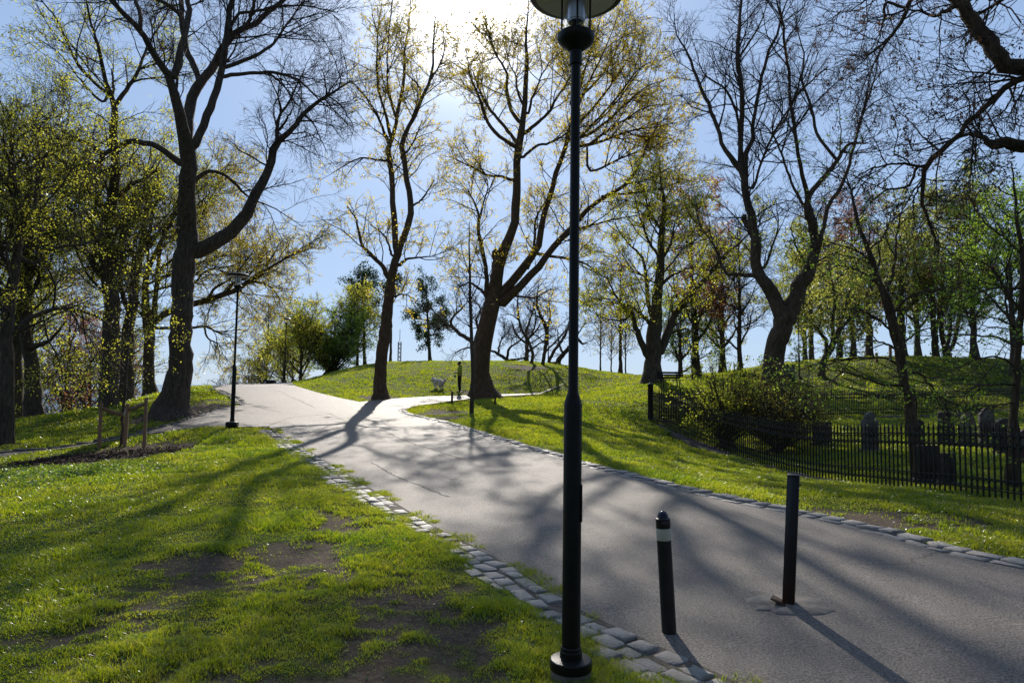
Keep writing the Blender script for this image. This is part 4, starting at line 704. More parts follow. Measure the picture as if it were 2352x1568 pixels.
auto('spring_tree', 'fresh green small tree in front of the left dark pine', 820, 52, 5.6, .12, 18, 2.6, 97, 850, .3, lm=LEAF_YG, leaf=(3.5, .10), n2=2.6)
def bush(name, label, x, y, d, Ht, spread, n, seed, r=.04, cat='shrub', **kw):
    rng = np.random.default_rng(seed); b = base(x, y, d); W_ = []
    for i in range(n):
        a = i*2.4+rng.normal(0, .3); rad = rng.uniform(.15, 1)**.7; tip = np.array([math.cos(a)*spread*rad, math.sin(a)*spread*rad, Ht*(1.02-.45*rad*rad)*rng.uniform(.75, 1.05)])
        m = 7; t = np.linspace(0, 1, m)[:, None]; p = b+np.c_[tip[:2]*t**1.1*np.ones((m, 1)) if False else (tip[:2][None]*(t**1.15)), (tip[2]*t**.9)]+rng.normal(0, .05*spread, (m, 3))*t*.6
        p[0] = b+np.r_[rng.normal(0, .12*spread, 2), -.1]; W_.append(np.c_[p, r*(1-t)**.8*rng.uniform(.6, 1.1)+.006])
    W_[0] = np.r_[[np.r_[b[:2], b[2]-.3, r*1.3]], W_[0]]
    k = dict(n2=3.0, l2=.9, n3=4, l3=.5, n4=3, l4=.2, flare=0, tmin=.2, trunk_t=.2, bark=BARK, lift=.04); k.update(kw)
    return tree(name, label, world=W_, d=d, seed=seed, cat=cat, loc=b, **k)
bush('fan_shrub', 'dark many stemmed shrub fanning out on the hill shoulder', 762, 858, 50, 5.0, 3.6, 44, 100, .06, lm=LEAF_G, leaf=(2.6, .10), l2=1.1, l3=.6)
bush('hedge_shrub', 'sunlit yellow green bush behind the iron fence left of the forked ash', 1668, 975, 19.5, 2.5, 1.5, 75, 101, .018, lm=LEAF_B, leaf=(6, .06), n2=2.2, n3=3, n4=2, l2=.6, l3=.4)
bush('hedge_shrub', 'brownish twiggy bush behind the iron fence at the foot of the forked ash', 1785, 985, 18.5, 1.75, 1.4, 60, 102, .018, lm=LEAF_O, leaf=(2.6, .035), n2=5, n3=7, l2=.6, l3=.35)
# copper and bare trees behind the linden, saplings, far left trees
auto('copper_beech', 'copper leafed tree behind the stout fluted trunk', 1600, 44, 12, .25, 18, 4.2, 110, 880, .15, lm=LEAF_R, leaf=(2.4, .13), lean=(-.5, 0))
auto('copper_beech', 'copper leafed tree seen left of the stout fluted trunk', 1425, 56, 9.5, .16, 16, 3.0, 111, 860, .3, lm=LEAF_R, leaf=(1.0, .12))
auto('dark_tree', 'shaded leafing tree between the bench and the forked ash', 1660, 47, 9, .22, 18, 3.6, 112, 880, .1, lm=LEAF_O, leaf=(1.6, .12), n2=2.8)
auto('dark_tree', 'dark bushy tree low behind the bench', 1562, 44, 4.6, .16, 18, 2.6, 113, 880, .06, lm=LEAF_G, leaf=(1.6, .12), n2=3)
auto('bare_tree', 'bare tree left of the forked ash with upright twigs', 1700, 42, 8.5, .16, 16, 3.0, 114, 880, .15, lm=None, n2=3)
for k, (x, d, Ht) in enumerate([(1379, 50, 6.5), (1404, 56, 4.6), (1437, 54, 5.4)]):
    auto('birch_sapling', ['thin dark stemmed young birch right of the tall lamp post', 'shortest young birch on the far edge of the hill', 'young birch with yellow leaves left of the stout fluted trunk'][k], x, d, Ht, .055, 20, 1.3, 120+k, 856, .25, lm=LEAF_O, leaf=(1.2, .09), lift=.02, group='young birches on the crest')
tree('young_tree', 'thin bare young tree on the lawn tip beside the road junction', ['E 898,1222,30 900,1150,28 904,1000,26 900,850,25 893,650,23 888,480,20 885,300,15 880,120,10 880,-40,5', 'E 900,560,9 840,440,7 800,330,3', 'E 890,500,9 950,380,7 980,270,3', 'E 887,330,8 840,200,5 820,80,3', 'E 886,280,8 930,150,5 950,30,3', 'E 893,640,8 960,560,6 1000,480,3', 'E 896,700,8 850,620,5'], d=24, seed=130, n2=4, l2=.7, n3=4, l3=.35, n4=4, l4=.15, flare=.05, trunk_t=.4, lm=LEAF_O, leaf=(.35, .05))
tree('staked_sapling', 'young lime sapling tied between three wooden stakes in a mulch bed', ['D 833,1520,23 845,1350,21 858,1200,20 868,1050,18 885,850,16 902,650,14 915,500,12 930,320,9 940,150,7 950,40,4', 'D 870,1000,10 800,930,7 730,930,4', 'D 880,880,10 950,850,7 1020,760,4', 'D 890,800,9 820,740,7 720,700,4', 'D 905,640,9 830,560,6 760,540,4', 'D 912,560,8 1000,520,6 1080,440,4', 'D 920,440,7 850,350,5', 'D 925,380,7 1000,280,4', 'D 875,950,9 960,950,7 1060,980,4', 'D 895,740,8 980,680,6 1100,640,4', 'D 865,1080,8 790,1060,6 700,1030,4'], d=15.6, seed=131, n2=4.5, l2=.8, n3=4, l3=.4, n4=3, l4=.16, flare=.05, trunk_t=.3, lm=LEAF_YG, leaf=(1.9, .05), lift=0)
for k, (x, y, d, Ht, lm, lab) in enumerate([(60, 960, 40, 12, LEAF_YG, 'leafing tree below the bank crest at the far left'), (150, 950, 44, 11, LEAF_R, 'reddish leafed tree below the bank crest, left of two'), (205, 945, 48, 9, LEAF_R, 'reddish leafed tree below the bank crest, right of two'), (300, 930, 52, 9, LEAF_YG, 'pale leafing tree glimpsed between the trunks behind the sapling'), (-120, 980, 30, 13, LEAF_YG, 'leafing tree outside the left edge whose crown hangs into view')]):
    b = base(x, y, d); b[2] = max(b[2], at(x, y, d)[2]-4.5)
    tree('park_tree', lab, world=auto_limbs(b, Ht, .22, 18, 4.8, np.random.default_rng(140+k), .12), d=d, seed=140+k, n2=2.0, l2=2, n3=4, l3=.9, n4=3, l4=.35, leaf=(1.2, .12), lm=lm, tmin=.12, flare=.1, trunk_t=.3, group='trees below the grass bank')
print('TREE FACES', NF)
# ---------------------------------------------------------------- street furniture
def mat_glass():
    m, nd, ln, out = newmat('clear_lamp_glass'); p = nd.new('ShaderNodeBsdfPrincipled'); p.inputs['Base Color'].default_value = (.95, .96, .97, 1); p.inputs['Roughness'].default_value = .03; p.inputs['Transmission Weight'].default_value = 1; p.inputs['IOR'].default_value = 1.12
    ln.new(p.outputs[0], out.inputs[0]); return m
GLASS = mat_glass(); OFFWHITE = simple('lamp_underside_enamel', (.72, .67, .62), (.85, .80, .75), 5, .5); ALU = simple('ribbed_aluminium', (.45, .44, .43), (.6, .6, .6), 10, .3, .9)
RUST = simple('rusty_steel', (.045, .022, .014), (.11, .055, .032), 30, .8, .1, .4, .005)
REFL = simple('reflective_band', (.62, .55, .42), (.70, .63, .50), 20, .35); BPLAST = simple('black_plastic', (.008, .008, .008), (.02, .02, .018), 8, .38); NAVY = simple('dark_blue_cap', (.008, .010, .03), (.012, .014, .04), 8, .2)
POSTM, nd, ln, out = newmat('black_steel_rusty_foot'); p = nd.new('ShaderNodeBsdfPrincipled'); tc = nd.new('ShaderNodeTexCoord').outputs['Object']; sp = nd.new('ShaderNodeSeparateXYZ'); ln.new(tc, sp.inputs[0]); nz = noise(nd, ln, 18, 5, .65, scalev(nd, ln, tc, (1, 1, .25)))
ad = nd.new('ShaderNodeMath'); ad.operation = 'MULTIPLY_ADD'; ad.inputs[1].default_value = .45; ln.new(nz, ad.inputs[0]); ln.new(sp.outputs[2], ad.inputs[2]); ln.new(ramp(nd, ln, ad.outputs[0], [(.22, (.10, .048, .028)), (.34, (.035, .018, .012)), (.46, (.010, .009, .008))]), p.inputs['Base Color']); p.inputs['Roughness'].default_value = .5; ln.new(p.outputs[0], out.inputs[0])
def make_lamp(label, loc, foot='round', tilt=(0, 0), H_=1.0, group='park lamp posts'):
    t = empty('lamp_post', loc, label, 'street lamp', group); t.rotation_euler = (tilt[0], tilt[1], 0)
    if foot == 'round':
        MB().lathe([(.108, -.25), (.108, .062), (.100, .072)], 28).build('concrete_footing', CONC, t, True)
        MB().lathe([(.112, .072), (.113, .077), (.113, .118), (.108, .124), (.062, .132)], 32).build('base_ring', BLACKM, t, True)
    else:
        MB().box((0, 0, .045), (.24, .24, .15), None, .012).build('base_plate', BLACKM, t)
    MB().lathe([(.060, .128), (.060, .165), (.056, .17), (.056, .185), (.050, .19), (.050, 1.475), (.046, 1.50), (.030, 1.545), (.0275, 1.56), (.0265, 3.44)], 28).build('pole', BLACKM, t, True)
    MB().box((.0465, -.01, .95), (.011, .045, .20), None, .002).build('service_door', BLACKM, t)
    MB().lathe([(.036, 3.40), (.036, 3.475), (.040, 3.478), (.052, 3.492), (.080, 3.512), (.099, 3.532), (.106, 3.548), (.106, 3.570), (.099, 3.577), (.06, 3.578)], 36).build('lamp_cup', BLACKM, t, True)
    g = MB().lathe([(.066, 3.577), (.066, 3.82)], 36, cap=False).lathe([(.0635, 3.82), (.0635, 3.577)], 36, cap=False).build('glass_cylinder', GLASS, t, True)
    mb = MB().lathe([(.050, 3.655), (.052, 3.66), (.052, 3.815)], 28)
    for k in range(5): mb.lathe([(.014+.007*k, 3.650), (.017+.007*k, 3.647), (.018+.007*k, 3.655)], 24, cap=False)
    mb.build('reflector', ALU, g, True); MB().lathe([(.012, 3.585), (.016, 3.605), (.012, 3.655)], 12).build('bulb', GLASS, g, True)
    for a in (math.pi*.04, math.pi*.96, math.pi*1.5):
        MB().tube([(.081*math.cos(a), .081*math.sin(a), 3.57), (.081*math.cos(a), .081*math.sin(a), 3.835)], .0055, 8).build('rod', BLACKM, t, True)
    sh = MB().lathe([(.235, 3.80), (.268, 3.807), (.274, 3.817), (.272, 3.85), (.22, 3.88), (.10, 3.90), (.0, 3.905)], 48, cap=False).build('lamp_shade', BLACKM, t, True)
    MB().lathe([(.234, 3.801), (.20, 3.817), (.07, 3.84), (.0, 3.841)], 48, cap=False).build('shade_underside', OFFWHITE, sh, True)
    return t
q = cast(1311, 1560); make_lamp('tall black lamp post on a round concrete footing, nearest the viewer', (q[0], q[1], gsurf(q[0], q[1])-.02), tilt=(0, .0015))
q = at(533, 976, 17.3); q[2] = g1(q[0], q[1]); make_lamp('lamp post beside the road at the lawn corner, in front of the big bare tree', tuple(q), 'square', (0, .004))
for (x, y, d, lab, dz) in [(653, 882, 41, 'lamp post at the road crest by the yellow green shrubs', 0), (583, 895, 52, 'lamp post sunk behind the road crest, only its head showing', -1.4), (1590, 884, 36, 'lamp post near the park bench with a small paper stuck on its pole', 0), (1259, 848, 56, 'lamp post behind the hill crest among bare trees', 0), (1836, 870, 40, 'thin lamp post beside the grey cabinet below the right hilltop', 0)]:
    q = at(x, y, d); q[2] = g1(q[0], q[1])+dz if dz == 0 else at(x, y, d)[2]-2.75
    t = make_lamp(lab, tuple(q), 'square')
    if 'paper' in lab: MB().box((0, -.052, 1.30), (.085, .004, .14)).build('paper_notice', OFFWHITE, t)
# bollard and steel post
q = cast(1537, 1452); z = gsurf(q[0], q[1]); q[2] = g1(q[0], q[1])
t = empty('bollard', tuple(q), 'round black bollard with pale reflective band and domed top', 'bollard'); t.rotation_euler = (0, -.055, 0)
MB().lathe([(.046, -.2), (.046, .0), (.0455, .58)], 28).build('shaft', BPLAST, t, True); MB().lathe([(.0462, .58), (.0468, .582), (.0468, .652), (.0462, .654)], 28).build('reflective_band', REFL, t, True)
MB().lathe([(.0455, .654), (.046, .656), (.046, .715), (.041, .718)], 28).build('collar', BPLAST, t, True); MB().lathe([(.036, .718), (.035, .728), (.030, .745), (.020, .757), (.008, .762), (0, .763)], 24).build('dome', NAVY, t, True)
MB().box((.006, -.0462, .685), (.05, .002, .034)).build('label_plate', simple('dull_label', (.015, .015, .013), (.03, .03, .025), 60, .5), t)
q = cast(1811, 1390); q[2] = g1(q[0], q[1])
t = empty('steel_post', tuple(q), 'square black steel post with rusty foot set in a concrete patch', 'post', None, math.radians(-28)); t.rotation_euler = (0.0, .05, math.radians(-28))
MB().box((0, 0, .42), (.078, .078, 1.0), None, .005).build('shaft', POSTM, t); MB().box((0, 0, .922), (.084, .084, .008), None, .003).build('cap', BLACKM, t)
MB().tube([(.035, -.02, .86), (.056, -.02, .86)], .006, 8).build('bolt', RUST, t, True)
mb = MB(); a = .35; mb.box((-.05, -.04, .028), (.13, .11, .008), [[math.cos(a), 0, math.sin(a)], [0, 1, 0], [-math.sin(a), 0, math.cos(a)]]); mb.build('rusty_plate', RUST, t)
mb = MB(); rr = np.random.default_rng(4); n = 26; ang = np.linspace(0, 2*np.pi, n, endpoint=False); rad = .26*(1+rr.normal(0, .06, n)); px_ = q[0]+.01+rad*np.cos(ang)*1.05; py_ = q[1]+rad*np.sin(ang)*.8
top = np.c_[px_, py_, gz(px_, py_)+.013]; bot = np.c_[q[0]+(px_-q[0])*1.06, q[1]+(py_-q[1])*1.06, gz(px_, py_)+.003]; c_ = [[q[0], q[1], q[2]+.024]]
mb.add(np.r_[bot, top, c_], [[i, (i+1) % n, n+(i+1) % n, n+i] for i in range(n)], [[n+i, n+(i+1) % n, 2*n] for i in range(n)]); tag(mb.build('concrete_patch', CONC, None, True), 'round rough concrete patch in the asphalt under the steel post', 'concrete patch')
# staked sapling support
t = empty('tree_support', tuple(cast(290, 1032)), 'three wooden stakes with slack straps around the young lime sapling', 'tree support'); b0 = np.array(t.location); tops = []
dd = {}
for nm, (x0, y0, x1, y1) in dict(a=(227, 1031, 233, 925), b=(286, 1028, 294, 927), c=(331, 1027, 336, 913)).items():
    p0 = cast(x0, y0); d_ = p0[1]; p1 = at(x1, y1, d_); dd[nm] = (p0, p1); MB().tube([p0-b0-[0, 0, .25], p0-b0, (p0+p1)/2-b0, p1-b0], [.040, .040, .038, .037], 10).build('stake', WOOD, t, True)
sap = at(285.5, 948, 15.6); ST = simple('webbing_strap', (.22, .13, .07), (.36, .24, .14), 30, .8)
for nm, f_ in (('a', .90), ('c', .88), ('b', .90)):
    p0, p1 = dd[nm]; A = p0+(p1-p0)*f_; B = np.array([sap[0], sap[1], sap[2]+(.05 if nm == 'c' else -.04)]); mid = (A+B)/2-[0, 0, .015]; w = .045
    for s in (1,):
        P_ = smoothline(np.array([A+[0, -.04, 0], mid+[0, -.03, 0], B+[0, -.03, 0]]), 10)[0]; V = np.r_[P_+[0, 0, w], P_-[0, 0, w]]; V = np.r_[V, V+[0, .006, 0]]; i = np.arange(9)
        q_ = np.r_[np.stack([i, i+1, i+11, i+10], 1), np.stack([i+20, i+30, i+31, i+21], 1), np.stack([i, i+20, i+21, i+1], 1), np.stack([i+10, i+11, i+31, i+30], 1)]
        mb = MB(); mb.add(V-b0, q_); mb.build('strap', ST if nm != 'b' else OFFWHITE, t)
# low wooden stumps on the lawn tip and stakes on the right hill
for x, y, h_, lab, wm in [(1038, 927, .50, 'short square wooden post on the lawn tip by the side path', WOOD_D), (1137, 931, .48, 'short wooden post in tree shade right of the thin young tree', WOOD_D), (2014, 858, 0, 'short wooden stake on the right hill slope', WOOD), (2046, 856, 1, 'taller wooden stake with a young stem on the right hill slope', WOOD)]:
    q = cast(x, y) if y > 900 else at(x, y, 44); q[2] = g1(q[0], q[1]); h_ = h_ if y > 900 else (.6 if h_ == 0 else 1.0); s_ = .055 if y > 900 else .085
    t = empty('wooden_post', tuple(q), lab, 'wooden post'); MB().box((0, 0, h_/2-.1), (s_*1.6, s_*1.6, h_+.2), None, .01).build('shaft', wm, t); MB().lathe([(s_*.8, h_-.005), (s_*.6, h_+.015), (.0, h_+.022)], 8).build('cap', wm, t)
# bench, bins, cabinet, mast
q = at(1540, 896, 29.6); q[2] = g1(q[0], q[1]); t = empty('park_bench', tuple(q), 'dark park bench on the slope above the fence corner post', 'bench', None, math.radians(6))
mb = MB()
for k in range(4): mb.box((0, -.18+.115*k, .42), (1.05, .095, .035), None, .006)
mb.build('seat', BLACKM, t); mb = MB()
for k in range(3): mb.box((0, .26+.02*k, .52+.11*k), (1.05, .03, .09), None, .006)
mb.build('backrest', BLACKM, t)
for s in (-.36, .36):
    MB().tube([(s, -.17, -.1), (s, -.15, .2), (s, -.17, .40)], .028, 8).build('leg', IRON, t, True); MB().tube([(s, .2, -.1), (s, .18, .3), (s, .22, .45), (s, .31, .80)], .026, 8).build('leg', IRON, t, True)
for (x0, x1, y0, lab, m_) in [(606, 617, 872, 'small dark litter bin at the road crest, left of two', BPLAST), (617.5, 631.5, 872.5, 'wide brown grit box at the road crest, right of two', STONE_D)]:
    d = 40; a = at(x0, y0, d); b = at(x1, y0, d); q = (a+b)/2; zt = q[2]; q[2] = g1(q[0], q[1]); q[2] = min(q[2], zt-.45); hgt = zt-q[2]; w = b[0]-a[0]
    t = empty('litter_bin', tuple(q), lab, 'bin'); MB().box((0, 0, hgt*.45), (w, w*.9+.1, hgt*.9), None, .02).build('body', m_, t); MB().box((0, 0, hgt*.94), (w*1.06, w*.95+.12, hgt*.10), None, .02).build('lid', BPLAST, t); MB().box((0, -(w*.45+.053), hgt*.62), (w*.5, .006, hgt*.3)).build('front_plate', IRON if w > .3 else OFFWHITE, t)
q = at(1809, 872, 40); q[2] = g1(q[0], q[1]); t = empty('cabinet', tuple(q), 'low grey utility cabinet on the slope below the right hilltop', 'cabinet'); MB().box((0, 0, .42), (.72, .4, .9), None, .02).build('body', CONC, t); MB().box((0, 0, .89), (.8, .48, .06), None, .01).build('lid', STONE, t); MB().box((0, -.203, .42), (.6, .006, .7)).build('door', STONE, t)
d = 120; a = at(917, 836, d); tp = at(917, 785, d); bz = g1(a[0], a[1]); hh = tp[2]-bz; w = .25; mb = MB(); nlev = int(hh/.75); co = [(-w, -w), (w, -w), (w, w), (-w, w)]
for x, y in co: mb.tube([(x, y, 0), (x, y, hh)], .05, 6)
for k in range(nlev):
    z0, z1 = hh*k/nlev, hh*(k+1)/nlev
    for i in range(4):
        x, y = co[i]; x2, y2 = co[(i+1) % 4]; mb.tube([(x, y, z0), (x2, y2, z1)], .025, 4); mb.tube([(x2, y2, z0), (x, y, z1)], .025, 4)
t = empty('lattice_mast', (a[0], a[1], bz), 'thin steel lattice mast far beyond the hill', 'mast'); mb.build('lattice', STONE_D, t); MB().tube([(0, 0, hh), (0, 0, hh+2.2)], .05, 6).build('antenna', STONE_D, t, True)
# ---------------------------------------------------------------- iron fences
def fence(A, B, label, zA, zB, seed, plinth, hgt=1.1, post=False, pitch=.1):
    A = np.array(A, float); B = np.array(B, float); L = np.linalg.norm(B-A); t_ = (B-A)/L; rot = math.atan2(t_[1], t_[0]); root = empty('iron_fence', (A[0], A[1], zA), label, 'fence', None, rot)
    n = int(L/pitch); S = (np.arange(n)+.6)*L/n; gzv = np.array([g1(*(A+t_*s)) for s in S]); line = np.interp(S, np.linspace(0, L, len(zB)), zB)-zA; rng = np.random.default_rng(seed); per = 14
    for a0 in range(0, n, per):
        mb = MB(); ss = S[a0:a0+per]; zz = line[a0:a0+per]; s0 = ss[0]-pitch*.5; s1 = ss[-1]+pitch*.5; za = zz[0]; zb = zz[-1]
        for f in (.13, .265, .69, .82):
            mb.tube([(s0, 0, za+f*hgt), (s1, 0, zb+f*hgt)], .0105, 6)
        for s, z in zip(ss, zz):
            mb.box((s, 0, z+hgt*.40), (.019, .019, hgt*.84)); mb.lathe([(.0105, 0), (.019, .02), (.011, .04), (.015, .065), (.019, .09), (.008, .14), (.001, .205)], 6, (s, 0, z+hgt*.82)); mb.box((s, 0, z+hgt*.87), (.052, .008, .012))
            for fc in (.1975, .755):
                a = np.linspace(0, 2*np.pi, 10); mb.tube([(s+pitch/2+.040*math.cos(q), 0, z+fc*hgt+.058*math.sin(q)) for q in a], .0075, 4)
            a = np.linspace(0, np.pi, 7); mb.tube([(s+pitch/2+.044*math.cos(q), 0, z+(.615+.07*math.sin(q))*hgt) for q in a], .0075, 4)
        mb.build('railing_panel', IRON, root, True)
    if plinth:
        m = 40; S2 = np.linspace(-.1, L+.1, m); P2 = A[None]+t_[None]*S2[:, None]; g = gz(P2[:, 0], P2[:, 1]); zt = np.interp(S2, np.linspace(0, L, len(zB)), zB)-.005; mb = MB(); rr = np.random.default_rng(seed+1)
        prof = [(-.16, -.5, 0), (-.165, 0, 1), (-.13, .02, 1), (.13, .02, 1), (.16, 0, 1), (.16, -.5, 0)]; V = []
        for i in range(m):
            for (y, dz, tp_) in prof: V.append([S2[i], y+rr.normal(0, .012), (zt[i] if tp_ else min(g[i], zt[i]))+dz-zA+rr.normal(0, .008)])
        V = np.array(V); k = len(prof); mb.add(V, [[i*k+j, (i+1)*k+j, (i+1)*k+(j+1) % k, i*k+(j+1) % k] for i in range(m-1) for j in range(k-1)], [[0, 1, 2], [0, 2, 3]]); mb.build('stone_plinth', STONE_D, root, False)
    if post:
        MB().lathe([(.115, -.4), (.115, .10), (.095, .12), (.095, 1.22), (.105, 1.24), (.10, 1.27), (.05, 1.31), (0, 1.32)], 16, (-.12, 0, 0)).build('corner_post', IRON, root, True)
    return root
c0 = at(1497, 966, 23); A = c0[:2]; e1 = at(2352, 1157, 9.1)[:2]; dr = (e1-A); E1 = A+dr*1.25
# rail foot heights from the measured fence line
def zat(x, y, d): return at(x, y, d)[2]
fz = [zat(1497, 965, 23)]; xs_ = [(1560, 998, 20.9), (1637, 1019, 19.2), (1750, 1062, 16.2), (1858, 1100, 13.8), (2030, 1118, 11.7), (2205, 1140, 9.9), (2352, 1156, 9.1)]
ss = [0]+[np.linalg.norm(at(x, y, d)[:2]-A) for x, y, d in xs_]; zz = fz+[zat(*v) for v in xs_]; L1 = np.linalg.norm(E1-A); zl = np.interp(np.linspace(0, L1, 40), ss+[L1+.1], zz+[zz[-1]])
zl = np.convolve(np.r_[[zl[0]]*3, zl, [zl[-1]]*3], np.ones(7)/7, 'valid')
fence(A, E1, 'black spiked iron fence on a stone plinth from corner post to right edge', zl[0], zl, 1, True, 1.1, True)
b1 = at(1868, 960, 26)[:2]; b2 = at(2168, 953, 29.7)[:2]; B2 = A+(b2-A)*1.5; L2 = np.linalg.norm(B2-A); sb = [0, np.linalg.norm(b1-A), np.linalg.norm(b2-A), L2]; zb = [zl[0]+.05, zat(1868, 960, 26), zat(2168, 953, 29.7), zat(2168, 953, 29.7)+.35]
fence(A+(B2-A)/L2*.25, B2, 'black spiked iron fence at the rear of the graveyard, behind the gravestones', zb[0], np.interp(np.linspace(.25, L2, 40), sb, zb), 2, True, 1.1)
# ---------------------------------------------------------------- gravestones (outlines in metres, standing in the grass)
def slab(kind, w, h):
    if kind == 'round': return [(-w/2, -.2), (w/2, -.2), (w/2, h-w*.35)]+[(w/2*math.cos(a), h-w*.35+w*.35*math.sin(a)) for a in np.linspace(.25, math.pi-.25, 9)]+[(-w/2, h-w*.35)]
    if kind == 'point': return [(-w/2, -.2), (w/2, -.2), (w/2, h*.86), (w*.42, h*.88), (w*.12, h*.985), (0, h), (-w*.12, h*.985), (-w*.42, h*.88), (-w/2, h*.86)]
    if kind == 'shoulder': return [(-w/2, -.2), (w/2, -.2), (w/2, h*.80), (w*.36, h*.80)]+[(w*.36*math.cos(a), h*.80+h*.2*math.sin(a)) for a in np.linspace(.1, math.pi-.1, 9)]+[(-w*.36, h*.80), (-w/2, h*.80)]
    return [(-w/2, -.2), (w/2, -.2), (w*.49, h*.97), (w*.46, h), (-w*.46, h), (-w*.49, h*.97)]
for (x, yt, yb, wpx, d, kind, m_, rz, lab) in [
 (1999, 946, 1032, 37, 17, 'shoulder', STONE, .1, 'pale shouldered gravestone, leftmost behind the iron fence'), (2108, 962, 1050, 24, 16, 'round', STONE_D, -.1, 'narrow dark gravestone with rounded top right of the pale shouldered one'),
 (2172, 945, 1030, 30, 18.5, 'flat', STONE_D, .2, 'dark flat topped gravestone beside the leaning slim tree'), (2224, 951, 1030, 27, 18, 'round', STONE, 0, 'pale round topped gravestone right of the leaning slim tree'),
 (2267, 937, 1045, 29, 17, 'point', STONE, -.15, 'tall gravestone with pointed gable top'), (2130, 1022, 1110, 52, 12.3, 'flat', STONE_D, .05, 'wide dark rectangular gravestone standing near the fence'),
 (2180, 1040, 1130, 29, 11.6, 'flat', STONE_D, .3, 'dark gravestone with a slanted side at the foot of the leaning slim tree'), (2307, 960, 1052, 36, 15.5, 'round', STONE_D, .2, 'dark brown round topped gravestone seen above the fence, near the right edge'),
 (2355, 985, 1065, 30, 14, 'point', STONE_R, -.3, 'red granite gravestone tilted near the right edge'), (1890, 968, 1040, 40, 19.5, 'flat', STONE_D, .1, 'low dark flat gravestone partly behind the brownish bush')]:
    q = at(x, yb, d); q[2] = g1(q[0], q[1]); tp = at(x, yt, d)[2]; hh = max(tp-q[2], .35); w = wpx*d/FP; t = empty('gravestone', tuple(q), lab, 'gravestone', 'old gravestones in the fenced graveyard', rz)
    o = MB().prism(slab(kind, w, hh), .13).build('slab', m_, t); bv = o.modifiers.new('b', 'BEVEL'); bv.width = .012; bv.segments = 2; bv.limit_method = 'ANGLE'
    MB().box((0, 0, .02), (w*1.25, .26, .16), None, .02).build('base_stone', m_, t); MB().box((0, -.068, hh*.55), (w*.55, .008, hh*.32)).build('inscription_panel', STONE_D if m_ is STONE else STONE, t) if kind in ('shoulder', 'point') else None
# ---------------------------------------------------------------- people and dog
def skin_obj(name, pts, edges, rad, mat, parent=None, loc=None, sub=2):
    me = bpy.data.meshes.new(name); me.from_pydata([Vector(p) for p in pts], edges, []); o = link(name, me, mat, parent, loc); bm = bmesh.new(); bm.from_mesh(me); ly = bm.verts.layers.skin.verify()
    for i, v in enumerate(bm.verts):
        r_ = rad[i]; v[ly].radius = (r_, r_) if not isinstance(r_, tuple) else r_; v[ly].use_root = (i == 0)
    bm.to_mesh(me); bm.free(); o.modifiers.new('s', 'SKIN').use_smooth_shade = True; s = o.modifiers.new('u', 'SUBSURF'); s.levels = sub; s.render_levels = sub; return o
def chain(*segs):
    """segs: lists of (name or None, (x,y,z), r); a first entry of just a name continues from that vertex"""
    pts = []; rad = []; ed = []; nm = {}
    for sg in segs:
        prev = None
        for e in sg:
            if isinstance(e, str): prev = nm[e]; continue
            n_, p_, r_ = e; pts.append(p_); rad.append(r_); i = len(pts)-1
            if n_: nm[n_] = i
            if prev is not None: ed.append((prev, i))
            prev = i
    return pts, ed, rad
SKIN = simple('skin', (.30, .17, .11), (.38, .22, .15), 20, .55); JACK = simple('lime_jacket', (.30, .42, .03), (.38, .50, .05), 9, .7, 0, .3, .02); TROU = simple('black_trousers', (.008, .008, .010), (.018, .018, .02), 12, .85); HAIR = simple('dark_hair', (.008, .006, .006), (.02, .016, .014), 30, .5); SHOE = simple('dark_shoe', (.012, .011, .010), (.03, .026, .022), 20, .6)
def fingers(hx, hy, hz, dx, dz, s):
    out = []
    for k in range(4): o = (k-1.5)*.021; out.append(['h'+s, (None, (hx+dx*.05, hy+o, hz+dz*.05+.004), .0105), (None, (hx+dx*.085, hy+o*1.05, hz+dz*.085-.012), .0095), (None, (hx+dx*(.095+.008*(k in (1, 2))), hy+o, hz+dz*.10-.045), .008)])
    out.append(['h'+s, (None, (hx+dx*.02, hy-.045*(1 if s == 'r' else -1)*-1, hz+.022), .0115), (None, (hx+dx*.06, hy+.038*(1 if s == 'r' else -1), hz+.02), .0095)])
    return out
